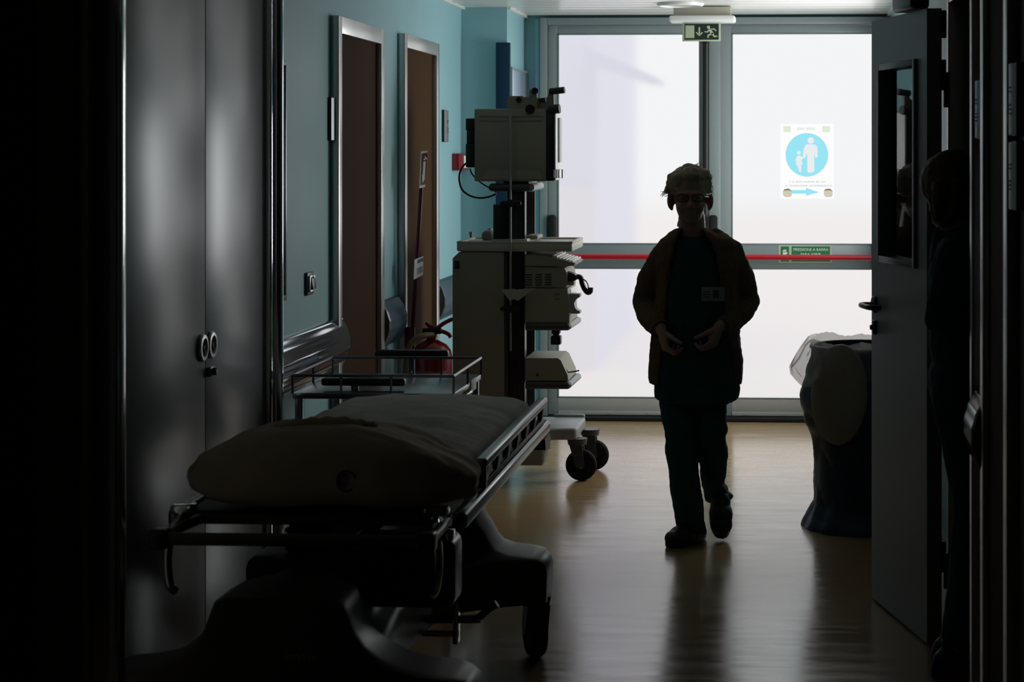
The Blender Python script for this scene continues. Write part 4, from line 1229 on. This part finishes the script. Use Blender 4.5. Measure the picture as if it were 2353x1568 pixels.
pr1 = thing('light_source_unit', (T2(1258, 660).x, 9.8, T2(1258, 661).z), 'upper beige vented unit with a black scope connector on the tower', 'medical device', 'instruments on the tower shelves')
q = [(1206, 661), (1301, 661), (1303, 630), (1296, 617), (1206, 613)]
bd = MB().prism([(T2(*p).x, T2(*p).z) for p in q], 'y', TY + 0.012, 9.93).build('case', M['beige'], pr1)
mb = MB()
for i in range(3):
    for j in range(5):
        tbox(mb, (1208 + i * 22, 633 + j * 5.8), (1223 + i * 22, 630.5 + j * 5.8), TY + 0.0105, TY + 0.0135, 0.0005, 1)
mb.build('vent_slots', M['black'], bd)
q = [(1295, 648), (1296, 625), (1309, 628), (1318, 631), (1323, 636), (1325, 643), (1318, 647)]
mb = MB().prism([(T2(*p).x, T2(*p).z) for p in q], 'y', TY + 0.03, TY + 0.11)
mb.build('scope_connector', M['black'], pr1)
tbox(MB(), (1303, 656), (1318, 646), TY + 0.03, TY + 0.13).build('connector_socket', M['beige'], pr1)
p = [oy(*q, TY + 0.06) for q in ((1320, 638), (1328, 636), (1335, 640), (1338, 652), (1343, 664), (1350, 672), (1356, 670), (1357, 661))]
MB().tube(smooth_path(p, 6), [0.010] * 6 + [0.013] * 37, 12).build('scope_cable', M['black'], pr1)
p = [oy(*q, TY + 0.05) for q in ((1339, 642), (1346, 646), (1351, 655), (1352, 664))]
MB().tube(smooth_path(p, 6), 0.003, 8).build('cap_strap', M['black'], pr1)
pr2 = thing('video_processor', (T2(1258, 740).x, 9.8, zs1), 'beige unit under the vented one with a scooped front holder', 'medical device', 'instruments on the tower shelves')
q = [(1206, 742), (1308, 742), (1308, 728), (1303, 664), (1206, 663)]
zq = [(T2(*p).x, max(T2(*p).z, zs1 + 0.001)) for p in q]
bd = MB().prism(zq, 'y', TY + 0.008, 9.93).build('case', M['beige'], pr2)
mb = MB()
tbox(mb, (1273, 688), (1287, 687), TY + 0.006, TY + 0.009, 0.0003, 1)
tbox(mb, (1273, 677), (1287, 676), TY + 0.006, TY + 0.009, 0.0003, 1)
mb.build('panel_line', M['dgrey'], bd)
q = [(1307, 676), (1331, 677), (1331, 684), (1323, 688), (1318, 698), (1320, 708), (1325, 714), (1331, 716), (1331, 722), (1310, 722)]
MB().prism([(T2(*p).x, T2(*p).z) for p in q], 'y', TY + 0.02, TY + 0.10).build('scope_holder', M['greyp'], pr2)
tbox(MB(), (1303, 680), (1313, 664), TY + 0.12, TB - 0.06, 0.008, 3).build('front_panel', M['white'], pr2)
pr3 = thing('pump_unit', (T2(1258, 876).x, 9.8, zs2), 'low beige unit with a slanted front on the bottom shelf of the tower', 'medical device', 'instruments on the tower shelves')
q = [(1206, 876), (1305, 876), (1304, 864), (1288, 829), (1281, 824), (1206, 824)]
bd = MB().prism([(T2(*p).x, max(T2(*p).z, zs2 + 0.001)) for p in q], 'y', TY + 0.01, 9.93).build('case', M['beige'], pr3)
p = [oy(*q, TY + 0.06) for q in ((1300, 848), (1306, 856), (1314, 855), (1331, 852))]
MB().tube(p, 0.0035, 8).build('lever', M['dgrey'], pr3)
p = oy(1235, 862, TY + 0.009)
MB().cyl((p.x, TY + 0.006, p.z), (p.x, TY + 0.012, p.z), 0.006).build('foot_socket', M['black'], bd)
q0 = T2(1276, 762)
mb = MB()
tbox(mb, (1267, 768), (1286, 760), TY + 0.05, TY + 0.11)
tbox(mb, (1271, 775), (1284, 766), TY + 0.06, TY + 0.10)
tbox(mb, (1265, 793), (1288, 773), TY + 0.05, TY + 0.11, 0.005)
mb.build('hanging_connector', M['black'], tw_)
# base platform, ballast box, wheels
zp1, zp0 = 0.262, 0.205
xr_ = oy(1326, 990, TY + 0.05).x
xl_ = T2(1045, 900).x
out = [(xl_, TY + 0.02), (xr_ - 0.18, TY + 0.0), (xr_ - 0.10, TY + 0.03), (xr_ - 0.01, TY + 0.04), (xr_, TY + 0.055), (xr_, TB - 0.01), (xr_ - 0.02, TB + 0.01), (xr_ - 0.14, TB), (xl_, TB)]
t = bmesh.new()
vs = [t.verts.new((p[0], p[1], zp0)) for p in out]
fc = t.faces.new(vs)
ex2 = bmesh.ops.extrude_face_region(t, geom=[fc])
bmesh.ops.translate(t, verts=[v for v in ex2['geom'] if isinstance(v, bmesh.types.BMVert)], vec=(0, 0, zp1 - zp0))
bmesh.ops.recalc_face_normals(t, faces=t.faces[:])
bmesh.ops.bevel(t, geom=t.edges[:], offset=0.012, segments=3, affect='EDGES', profile=0.5)
mb = MB()
mb._merge(t)
mb.box((xr_ - 0.16, TB - 0.02, zp1 - 0.01), (xr_ - 0.003, TB + 0.008, zp1 + 0.016), 0.010, 3)
mb.build('base_platform', M['greyp'], tw_)
a, b = T2(1188, 1070), T2(1246, 1036)
MB().box((a.x, TY, a.z), (b.x, TY + 0.22, 0.205), 0.003).build('ballast_box', M['beige'], tw_)
for (wx, wy) in ((-1.035, 9.66), (-1.005, 9.985), (-1.56, 9.68), (-1.56, 9.96)):
    caster(tw_, wx, wy, 0.076, R(-4), 0.206, 0.03, 'rubber', 'dgrey')
# cable from the monitor
p = [oy(*q, 9.72) for q in ((1094, 368), (1078, 372), (1064, 382), (1056, 400), (1056, 418), (1062, 436), (1078, 449), (1100, 455), (1122, 453), (1140, 446))]
MB().tube(smooth_path(p, 6), 0.0048, 10).build('monitor_cable', M['black'], tw_)
p = [oy(*q, 9.70) for q in ((1080, 388), (1086, 402), (1105, 420), (1128, 434), (1140, 442))]
MB().tube(smooth_path(p, 6), 0.0035, 8).build('monitor_cable', M['black'], tw_)
# ================================================================== LAUNDRY SACK
BX, BY = 0.315, 8.55
bn = thing('laundry_bin', (BX, BY, 0), 'dark blue laundry sack with white liner beside the open grey door', 'laundry bin')
tab = [(0.0, 0.258), (0.02, 0.252), (0.06, 0.228), (0.10, 0.212), (0.30, 0.208), (0.36, 0.214), (0.395, 0.22), (0.44, 0.25), (0.50, 0.265), (0.55, 0.275), (0.60, 0.265), (0.66, 0.25), (0.74, 0.228), (0.768, 0.222)]
rings = []
n = 72
for i in range(60):
    z = 0.001 + 0.767 * i / 59
    r_ = lerp_table(tab, z)[0]
    rg = []
    for k in range(n):
        a = 2 * math.pi * k / n
        bul = 1.0
        if 0.38 < z < 0.76:                      # the sack bulges most towards the left front
            bul = 1 - 0.28 * (1 - math.cos(a - R(195))) / 2 * math.sin(math.pi * (z - 0.38) / 0.38)
        f = noise.fractal(Vector((math.cos(a) * 1.6, math.sin(a) * 1.6, z * 7)), 0.7, 2, 4) * 0.014 + 0.004 * math.sin(a * 11 + 5 * z)
        if z > 0.74:
            f *= 0.3
        rr = r_ * bul + f
        rg.append(Vector((BX + rr * math.cos(a), BY + rr * math.sin(a), z)))
    rings.append(rg)
inn = [[Vector((BX + (q.x - BX) * 0.96, BY + (q.y - BY) * 0.96, z)) for q in rings[-1]] for z in (0.765, 0.5, 0.1)]
MB().loft(rings + inn).build('sack', M['bag'], bn, angle=80)
MB().ring((BX, BY, 0.768), 0.222, 0.010).build('hoop', M['black'], bn)
lc = oy(1927, 907, BY - 0.30)
qn = Vector((-0.80, -0.72, 0.10)).normalized()
lx_ = Vector((0, 0, 1)).cross(qn).normalized()
lz_ = qn.cross(lx_)
mb = MB()
rr_ = [(0.001, 0.016), (0.12, 0.014), (0.19, 0.008), (0.205, 0.002), (0.208, -0.004), (0.2, -0.006), (0.001, -0.004)]
mb.loft([[lc + lx_ * (r_ * 0.8 * math.cos(a)) + lz_ * (r_ * 1.0 * math.sin(a)) + qn * h for a in [2 * math.pi * k / 48 for k in range(48)]] for r_, h in rr_])
mb.build('hinged_lid', M['lid'], bn)
# liner: film folded out over the hoop, flaring to the left
def liner(seed, flare):
    rings = []
    N_ = 96
    prof = [(0.95, 0.66), (0.97, 0.74), (1.0, 0.785), (1.07, 0.80), (1.18, 0.775), (1.32, 0.73), (1.44, 0.69), (1.40, 0.655), (1.26, 0.62), (1.14, 0.60)]
    for i, (k, z) in enumerate(prof):
        rg = []
        out_ = i / (len(prof) - 1)
        for j in range(N_):
            a = 2 * math.pi * j / N_
            c_ = (1 + math.cos(a - R(205))) / 2
            fl = 0.22 + 0.78 * c_ ** 4
            kk = 1 + (k - 1) * fl if k > 1 else k
            zz = z if k <= 1 else 0.79 + (z - 0.79) * (0.35 + 0.65 * c_)
            cr = noise.fractal(Vector((math.cos(a) * 3, math.sin(a) * 3, z * 6 + seed)), 0.6, 2, 4)
            rr = 0.225 * kk + cr * 0.022 * (0.3 + out_)
            zz += 0.016 * noise.noise(Vector((math.cos(a) * 2.5, math.sin(a) * 2.5, seed))) + cr * 0.012
            rg.append(Vector((BX + rr * math.cos(a), BY + rr * math.sin(a), zz)))
        rings.append(rg)
    return MB().loft(rings, cap=False)
liner(1.3, 1).build('plastic_liner', M['film'], bn, angle=120)
# ================================================================== PEOPLE
def hand(mb, wrist, f, n, thumb, curl=(0.45, 0.7, 0.5), k=1.0, tspread=0.6):
    """palm of four metacarpals, four bent fingers of unequal length and a thumb from the side of the palm.
    f: finger direction, n: palm normal (fingers close towards it), thumb: side the thumb leaves on"""
    f = vec(f).normalized()
    n = (vec(n) - f * vec(n).dot(f)).normalized()
    s = f.cross(n)
    if s.dot(vec(thumb)) < 0:
        s = -s
    w = vec(wrist)
    offs = (0.029, 0.0095, -0.0105, -0.029)
    plen = (0.083, 0.086, 0.081, 0.073)
    flen = ((0.040, 0.024, 0.019), (0.044, 0.028, 0.020), (0.041, 0.026, 0.019), (0.032, 0.019, 0.017))
    for i in range(4):
        kn = w + f * plen[i] * k + s * offs[i] * k - n * 0.003 * k * (1 if i in (1, 2) else 0)
        mb.caps(w + s * offs[i] * 0.45 * k, kn, 0.0165 * k, 0.0118 * k, 10)
        p = kn
        fan = (0.10, 0.02, -0.05, -0.14)[i]
        d = (f + s * fan).normalized()
        ax = d.cross(n).normalized()
        rr = (0.0092, 0.0094, 0.009, 0.008)[i] * k
        for j in range(3):
            d = Quaternion(ax, curl[j] * (1 + 0.12 * (i - 1))) @ d
            q = p + d * flen[i][j] * k
            mb.caps(p, q, rr, rr * 0.88, 10)
            rr *= 0.9
            p = q
    mb.ell(w + f * 0.045 * k + n * 0.007 * k, (0.026 * k, 0.026 * k, 0.02 * k))
    b = w + f * 0.018 * k + s * 0.021 * k + n * 0.006 * k
    d = (f * 0.75 + s * tspread + n * 0.45).normalized()
    q = b + d * 0.044 * k
    mb.caps(b, q, 0.0155 * k, 0.0118 * k, 10)
    d2 = (d + n * 0.25 + f * 0.35).normalized()
    q2 = q + d2 * 0.032 * k
    mb.caps(q, q2, 0.0112 * k, 0.0098 * k, 10)
    d3 = (d2 + n * 0.35 + f * 0.1).normalized()
    mb.caps(q2, q2 + d3 * 0.024 * k, 0.0098 * k, 0.008 * k, 10)
def shoe_parts(k=1.0, ankle=True):
    """clog, toe towards -Y, sole on z=0, ankle above the origin"""
    mb = MB()
    for y_, z, rx, ry, rz in ((-0.135, 0.034, 0.047, 0.052, 0.034), (-0.09, 0.040, 0.050, 0.070, 0.042), (-0.03, 0.046, 0.043, 0.07, 0.050), (0.02, 0.044, 0.037, 0.052, 0.050), (0.035, 0.030, 0.036, 0.042, 0.034)):
        mb.ell((0, y_, z), (rx, ry, rz))
    if ankle:
        mb.caps((0, 0.005, 0.05), (0, 0.01, 0.105), 0.036, 0.034)
    for v in mb.bm.verts:
        v.co.z = max(v.co.z, 0.0)
    out = []
    for i in range(28):
        a = 2 * math.pi * i / 28
        y_ = math.sin(a) * 0.133 - 0.055
        wd = 0.040 + 0.011 * max(0, min(1, (-y_ - 0.0) / 0.12))
        out.append((wd * sgn_pow(math.cos(a), 0.7), y_))
    mb.prism(out, 'z', 0.0, 0.022)
    mb.xf(Matrix.Scale(k, 4))
    return mb
def orings(rows, fn, n=40, e=0.85):
    out = []
    for py, l, r, ry, dy in rows:
        a, b = fn(l, py, dy), fn(r, py, dy)
        cx, rx = (a.x + b.x) / 2, abs(b.x - a.x) / 2
        out.append([Vector((cx + rx * sgn_pow(math.cos(t), e), a.y + ry * sgn_pow(math.sin(t), e), a.z)) for t in [2 * math.pi * i / n for i in range(n)]])
    return out
# ---------------------------------------------------------------- walking nurse
Y1 = 8.16
def A1(px, py, dy=0.0):
    return oy(px, py, Y1 + dy)
p1 = thing('person', (A1(1590, 1255).x, Y1, 0), 'person in green scrubs and open brown cardigan walking towards the camera, wearing glasses', 'person')
b = MB()
b.ell(A1(1586, 438, 0.015), (0.073, 0.092, 0.096))
b.ell(A1(1586, 468, -0.028), (0.060, 0.068, 0.082))
b.ell(A1(1586, 491, -0.032), (0.050, 0.055, 0.040))
b.ell(A1(1587, 507, -0.058), (0.020, 0.022, 0.016))
b.caps(A1(1586.5, 455, -0.086), A1(1586.5, 473, -0.106), 0.008, 0.0125)
for sx in (-1, 1):
    b.ell(A1(1586.5 + sx * 5, 475, -0.095), (0.008, 0.010, 0.007))
    b.ell(A1(1586.5 + sx * 18, 478, -0.062), (0.024, 0.026, 0.026))
    b.caps(A1(1586.5 + sx * 8, 447, -0.083), A1(1586.5 + sx * 26, 446, -0.070), 0.009, 0.008)
    b.ell(A1(1586.5 + sx * 17, 455, -0.078), (0.0135, 0.010, 0.009))
    b.ell(A1(1586.5 + sx * 45.5, 464, 0.012), (0.012, 0.022, 0.034), rot=(R(-8), R(sx * 9), R(sx * 25)))
    b.ell(A1(1586.5 + sx * 43, 478, 0.005), (0.008, 0.010, 0.012))
b.ell(A1(1586.5, 487, -0.086), (0.021, 0.010, 0.0055))
b.ell(A1(1586.5, 491.5, -0.084), (0.018, 0.010, 0.0065))
b.caps(A1(1589, 492, 0.015), A1(1591, 552, 0.025), 0.053, 0.060)
b.ell(A1(1595, 625, 0.02), (0.145, 0.085, 0.17))
b.ell(A1(1596, 750, 0.02), (0.135, 0.085, 0.16))
b.ell(A1(1596, 860, 0.02), (0.145, 0.09, 0.10))
b.caps(A1(1540, 574, 0.025), A1(1660, 570, 0.025), 0.045)
for sh, el, wr in (((1524, 588, 0.025), (1481, 696, 0.11), (1519, 758, -0.10)), ((1680, 584, 0.025), (1716, 694, 0.11), (1652, 752, -0.10))):
    b.caps(A1(*sh), A1(*el), 0.042, 0.034)
    b.caps(A1(*el), A1(*wr), 0.034, 0.024)
hand(b, A1(1519, 760, -0.10), (0.26, -0.30, -0.88), (0.88, 0.30, 0.20), (0.2, -0.9, 0.1), (0.75, 1.0, 0.7), 0.93)
hand(b, A1(1652, 754, -0.10), (-0.32, -0.30, -0.78), (-0.85, 0.30, 0.1), (-0.1, -0.9, 0.2), (0.75, 1.0, 0.7), 0.93)
b.caps(A1(1562, 885, 0.02), A1(1568, 1045, -0.035), 0.070, 0.050)
b.caps(A1(1568, 1045, -0.035), A1(1590, 1218, 0.01), 0.048, 0.033)
b.caps(A1(1634, 885, 0.02), A1(1638, 1035, -0.015), 0.062, 0.045)
b.caps(A1(1638, 1035, -0.015), A1(1652, 1156, 0.19), 0.042, 0.030)
b.build('body', M['skin'], p1, remesh=0.0042, relax=4)
# trousers
t = MB()
legl = [(895, 1513, 1604, 0.086, 0.015), (930, 1517, 1603, 0.084, 0.01), (960, 1520, 1602, 0.080, 0.0), (1010, 1530, 1603, 0.074, -0.025), (1040, 1528, 1604, 0.073, -0.03), (1073, 1535, 1604, 0.066, -0.035), (1140, 1541, 1613, 0.070, -0.02), (1180, 1550, 1619, 0.068, -0.005), (1205, 1555, 1621, 0.066, 0.003), (1222, 1556, 1622, 0.066, 0.005)]
legr = [(895, 1594, 1673, 0.080, 0.02), (930, 1598, 1671, 0.078, 0.015), (960, 1602, 1668, 0.072, 0.0), (985, 1603, 1672, 0.070, -0.01), (1003, 1604, 1666, 0.062, -0.012), (1030, 1606, 1673, 0.066, -0.012), (1060, 1607, 1672, 0.060, 0.02), (1085, 1609, 1670, 0.058, 0.06), (1115, 1613, 1664, 0.052, 0.12), (1130, 1617, 1676, 0.055, 0.15), (1139, 1618, 1687, 0.055, 0.165), (1153, 1621, 1678, 0.05, 0.185)]
t.loft(orings(legl, A1))
t.loft(orings(legr, A1))
t.ell(A1(1594, 875, 0.02), (0.132, 0.092, 0.08))
t.build('trousers', M['scrub'], p1, remesh=0.006, relax=2, disp=(0.004, 14))
# tunic
rows = [(540, 1566, 1618, 0.056, 0.02), (550, 1548, 1640, 0.075, 0.02), (570, 1532, 1664, 0.088, 0.018), (620, 1522, 1682, 0.098, 0.015), (700, 1516, 1686, 0.102, 0.012), (773, 1510, 1690, 0.106, 0.010), (850, 1504, 1698, 0.110, 0.010), (890, 1502, 1701, 0.112, 0.010), (908, 1504, 1700, 0.112, 0.010)]
rg = orings(rows, A1)
for ri, dz in ((0, 0.05), (1, 0.03), (-1, 0.028), (-2, 0.012)):
    for v in rg[ri]:
        fr = max(0, -(v.y - (Y1 + 0.015)) / 0.1)
        v.z -= dz * fr ** (3 if ri in (0, 1) else 1)
MB().loft(rg).build('tunic', M['scrub'], p1, remesh=0.006, relax=2, disp=(0.004, 13))
# cardigan, open at the front
rows = [(524, 1556, 1624, 0.062, 1566, 1614), (534, 1540, 1645, 0.082, 1560, 1622), (546, 1520, 1682, 0.098, 1556, 1632), (562, 1508, 1696, 0.110, 1549, 1642), (600, 1505, 1702, 0.120, 1541, 1652), (650, 1510, 1694, 0.122, 1535, 1662), (720, 1503, 1698, 0.124, 1528, 1672), (773, 1496, 1700, 0.127, 1523, 1678), (830, 1491, 1707, 0.130, 1517, 1688), (868, 1489, 1707, 0.130, 1513, 1693), (881, 1490, 1705, 0.130, 1513, 1692)]
rings = []
for py, l, r, ry, ol, orr in rows:
    a, c2_ = A1(l, py, 0.015), A1(r, py, 0.015)
    cx, rx = (a.x + c2_.x) / 2, (c2_.x - a.x) / 2
    xl, xr = A1(ol, py).x, A1(orr, py).x
    a0 = -math.acos(max(-1, min(1, (xr - cx) / rx)))
    a1 = 2 * math.pi - math.acos(max(-1, min(1, (xl - cx) / rx)))
    o_, i_ = [], []
    for k in range(49):
        an = a0 + (a1 - a0) * k / 48
        o_.append(Vector((cx + rx * math.cos(an), a.y + ry * math.sin(an), a.z)))
        i_.append(Vector((cx + (rx - 0.016) * math.cos(an), a.y + (ry - 0.016) * math.sin(an), a.z)))
    rings.append(o_ + i_[::-1])
cg = MB().loft(rings)
def path_caps(mb, pts):
    for (p, r_), (q, r2) in zip(pts, pts[1:]):
        mb.caps(p, q, r_, r2)
path_caps(cg, [(A1(1552, 549, 0.03), 0.040), (A1(1525, 583, 0.025), 0.050), (A1(1496, 640, 0.06), 0.056), (A1(1481, 692, 0.10), 0.053), (A1(1492, 727, 0.02), 0.050), (A1(1509, 748, -0.06), 0.042)])
path_caps(cg, [(A1(1640, 546, 0.03), 0.040), (A1(1678, 579, 0.025), 0.054), (A1(1703, 640, 0.06), 0.056), (A1(1717, 690, 0.10), 0.052), (A1(1700, 722, 0.02), 0.050), (A1(1668, 745, -0.06), 0.042)])
cg.build('cardigan', M['cardigan'], p1, remesh=0.0065, relax=3, disp=(0.005, 16))
for q, d in (((1509, 748, -0.06), (1516, 757, -0.082)), ((1668, 745, -0.06), (1658, 751, -0.082))):
    MB().tube([A1(*q), A1(*d)], 0.041, 24).build('cardigan_cuff', M['cardigan'], p1)
# clogs
s1 = shoe_parts(0.98)
s1.xf(Matrix.Translation((A1(1594, 1255, 0.02).x, Y1 + 0.02, 0.001)) @ Matrix.Rotation(R(-30), 4, 'Z'))
s1.build('clog', M['shoe'], p1, remesh=0.005, relax=3)
s2 = shoe_parts(1.0, False)
toe = Matrix.Translation((0, 0.185, 0))
s2.xf(Matrix.Translation((A1(1658, 1240, 0.06).x, Y1 + 0.045, 0.003)) @ Matrix.Rotation(R(5), 4, 'Z') @ Matrix.Rotation(R(43), 4, 'X') @ toe)
zm = min(v.co.z for v in s2.bm.verts)
s2.xf(Matrix.Translation((0, 0, 0.003 - zm)))
s2.build('clog', M['shoe'], p1, remesh=0.005, relax=3)
# hair
h = MB()
h.ell(A1(1584, 424, 0.028), (0.086, 0.094, 0.081))
h.ell(A1(1590, 402, -0.005), (0.062, 0.075, 0.040))
h.ell(A1(1560, 415, 0.0), (0.045, 0.07, 0.045))
h.caps(A1(1544, 408, -0.02), A1(1531, 440, -0.01), 0.022, 0.008)
h.caps(A1(1548, 430, 0.02), A1(1538, 452, 0.0), 0.02, 0.008)
h.caps(A1(1622, 404, 0.0), A1(1634, 440, 0.02), 0.022, 0.008)
h.caps(A1(1575, 386, -0.02), A1(1600, 383, 0.0), 0.016, 0.012)
h.caps(A1(1600, 460, 0.10), A1(1618, 520, 0.085), 0.022, 0.010)
h.caps(A1(1572, 500, 0.09), A1(1559, 517, 0.06), 0.02, 0.008)
hr = h.build('hair', M['hair'], p1, remesh=0.005, relax=2, disp=(0.007, 26))
st_ = MB()
random.seed(3)
for i in range(46):
    if i < 16:
        a0, a1_ = (1536 + random.uniform(0, 8), 440 + random.uniform(-14, 10)), (1522 + random.uniform(-6, 10), 446 + random.uniform(-8, 8))
    elif i < 32:
        x0 = random.uniform(1560, 1612)
        a0, a1_ = (x0, 384 + abs(x0 - 1586) * 0.12), (x0 + random.uniform(-10, 22), 375 + random.uniform(-3, 8) + abs(x0 - 1586) * 0.15)
    else:
        a0, a1_ = (1630 + random.uniform(-4, 3), 415 + random.uniform(-20, 25)), (1637 + random.uniform(-2, 4), 425 + random.uniform(-18, 30))
    dy = random.uniform(-0.03, 0.05)
    m_ = ((a0[0] + a1_[0]) / 2 + random.uniform(-3, 3), (a0[1] + a1_[1]) / 2 - random.uniform(0, 5))
    st_.tube(smooth_path([A1(*a0, dy), A1(*m_, dy), A1(*a1_, dy)], 4), [0.0011] * 8 + [0.0005], 5)
st_.build('hair_strands', M['hair'], hr)
# glasses and badge
g = MB()
for sx in (-1, 1):
    c = A1(1586.5 + sx * 17.5, 455, -0.098)
    g.tube([c + Vector((0.024 * sgn_pow(math.cos(a), 0.7), 0.004 * math.cos(a) * sx, 0.015 * sgn_pow(math.sin(a), 0.7))) for a in [2 * math.pi * i / 28 for i in range(28)]], 0.0018, 8, loop=True)
    g.tube([c + Vector((0.024 * sx, 0.004, 0.006)), A1(1586.5 + sx * 41, 453, -0.05), A1(1586.5 + sx * 43, 453, 0.0), A1(1586.5 + sx * 42, 460, 0.03)], 0.0018, 8)
c = A1(1586.5, 453, -0.101)
g.tube([c + Vector((-0.009, 0, 0)), c + Vector((0, -0.003, 0.002)), c + Vector((0.009, 0, 0))], 0.0017, 8)
gl = g.build('glasses', M['black'], p1)
for sx in (-1, 1):
    lz = MB()
    c = A1(1586.5 + sx * 17.5, 455, -0.0975)
    lz.loft([[c + Vector((0.0235 * sgn_pow(math.cos(a), 0.7), dd, 0.0145 * sgn_pow(math.sin(a), 0.7))) for a in [2 * math.pi * i / 28 for i in range(28)]] for dd in (0, 0.001)])
    lz.build('lens', M['spec_glass'], gl)
a, c = A1(1612, 692, -0.114), A1(1665, 660, -0.114)
bd = MB().box((a.x, Y1 - 0.117, a.z), (c.x, Y1 - 0.114, c.z), 0.001).build('badge', M['greyp'], p1)
a, c = A1(1638, 686, -0.1175), A1(1652, 667, -0.1175)
mb = MB().box((a.x, Y1 - 0.1178, a.z), (c.x, Y1 - 0.117, c.z))
for py in (670, 676, 682):
    a, c = A1(1617, py + 2, -0.1175), A1(1632, py, -0.1175)
    mb.box((a.x, Y1 - 0.1178, a.z), (c.x, Y1 - 0.117, c.z))
mb.build('badge_print', M['print'], bd)
# ---------------------------------------------------------------- second person in the right doorway, facing the side room
Y2 = 6.18
def A2(px, py, dy=0.0):
    return oy(px, py, Y2 + dy)
p2 = thing('person', (A2(2195, 1540).x, Y2, 0), 'person with chin-length hair in dark scrubs, half hidden in the right doorway', 'person')
b = MB()
b.ell(A2(2190, 415), (0.094, 0.074, 0.094))
b.ell(A2(2218, 440), (0.070, 0.062, 0.082))
b.ell(A2(2232, 478), (0.050, 0.044, 0.036))
b.ell(A2(2252, 492), (0.020, 0.018, 0.015))
b.caps(A2(2272, 440), A2(2287, 456), 0.008, 0.012)
for sy_ in (-1, 1):
    b.ell(A2(2262, 436, sy_ * 0.030), (0.010, 0.013, 0.009))
    b.caps(A2(2270, 424, sy_ * 0.014), A2(2260, 424, sy_ * 0.045), 0.009, 0.008)
    b.ell(A2(2252, 458, sy_ * 0.032), (0.026, 0.024, 0.024))
    b.ell(A2(2192, 440, sy_ * 0.076), (0.020, 0.010, 0.032))
    b.ell(A2(2276, 458, sy_ * 0.008), (0.010, 0.008, 0.007))
b.ell(A2(2268, 469), (0.010, 0.021, 0.0055))
b.ell(A2(2266, 474), (0.010, 0.018, 0.0065))
b.caps(A2(2196, 480), A2(2192, 545), 0.052, 0.058)
b.ell(A2(2205, 650), (0.088, 0.145, 0.17))
b.ell(A2(2208, 790), (0.085, 0.135, 0.15))
b.ell(A2(2206, 900), (0.088, 0.145, 0.10))
b.caps(A2(2196, 590, -0.12), A2(2196, 590, 0.12), 0.045)
for sy_ in (-1, 1):
    b.caps(A2(2192, 590, sy_ * 0.165), A2(2165, 735, sy_ * 0.20), 0.043, 0.034)
    b.caps(A2(2165, 735, sy_ * 0.20), A2(2290, 790, sy_ * 0.14), 0.034, 0.024)
    hand(b, A2(2292, 790, sy_ * 0.14), (0.85, -0.25 * sy_, -0.25), (0.1, -sy_, 0.1), (0.2, 0, 1), (0.5, 0.7, 0.5), 0.93)
    b.caps(A2(2206, 910, sy_ * 0.075), A2(2240, 1170, sy_ * 0.075), 0.075, 0.054)
    b.caps(A2(2240, 1170, sy_ * 0.075), A2(2193, 1490, sy_ * 0.075), 0.050, 0.034)
b.build('body', M['skin'], p2, remesh=0.0048, relax=4)
t = MB()
for sy_ in (-1, 1):
    path_caps(t, [(A2(2208, 905, sy_ * 0.072), 0.092), (A2(2218, 1000, sy_ * 0.075), 0.080), (A2(2240, 1165, sy_ * 0.075), 0.066), (A2(2228, 1300, sy_ * 0.075), 0.062), (A2(2206, 1455, sy_ * 0.075), 0.055)])
t.ell(A2(2206, 890), (0.095, 0.155, 0.10))
t.build('trousers', M['scrub_n'], p2, remesh=0.0065, relax=2, disp=(0.004, 14))
t = MB()
t.ell(A2(2206, 640), (0.098, 0.165, 0.17))
t.ell(A2(2206, 770), (0.097, 0.155, 0.17))
t.ell(A2(2208, 880), (0.102, 0.165, 0.12))
t.caps(A2(2194, 580, -0.13), A2(2194, 580, 0.13), 0.055)
t.caps(A2(2190, 552), A2(2192, 600), 0.066, 0.08)
for sy_ in (-1, 1):
    path_caps(t, [(A2(2193, 588, sy_ * 0.165), 0.055), (A2(2178, 670, sy_ * 0.188), 0.056), (A2(2166, 730, sy_ * 0.20), 0.052), (A2(2200, 752, sy_ * 0.185), 0.048)])
t.build('tunic', M['scrub_n'], p2, remesh=0.0065, relax=2, disp=(0.005, 13))
h = MB()
h.ell(A2(2186, 414), (0.098, 0.088, 0.094))
h.ell(A2(2170, 450), (0.050, 0.085, 0.085))
h.ell(A2(2172, 482), (0.050, 0.082, 0.050))
h.ell(A2(2190, 470), (0.060, 0.080, 0.060))
h.ell(A2(2174, 500), (0.046, 0.074, 0.036))
for sy_ in (-1, 0, 1):
    h.caps(A2(2165, 430, sy_ * 0.06), A2(2158, 500, sy_ * 0.058), 0.034, 0.016)
for sy_ in (-1, 1):
    h.caps(A2(2200, 420, sy_ * 0.072), A2(2190, 500, sy_ * 0.07), 0.026, 0.014)
hr = h.build('hair', M['hair2'], p2, remesh=0.005, relax=5, disp=(0.004, 24))
st_ = MB()
for i in range(40):
    dy = random.uniform(-0.08, 0.08)
    x0 = 2146 + random.uniform(-5, 14)
    st_.tube(smooth_path([A2(x0, 400 + random.uniform(0, 40), dy), A2(x0 - 7, 455, dy), A2(x0 - 6 + random.uniform(-6, 12), 515 + random.uniform(-8, 6), dy)], 4), 0.0009, 5)
st_.build('hair_strands', M['hair2'], hr)
for sy_ in (-1, 1):
    s_ = shoe_parts(0.96)
    s_.xf(Matrix.Translation((A2(2193, 1535, sy_ * 0.075).x, Y2 + sy_ * 0.075, 0.001)) @ Matrix.Rotation(R(90 - 6 * sy_), 4, 'Z'))
    s_.build('clog', M['shoe'], p2, remesh=0.005, relax=3)
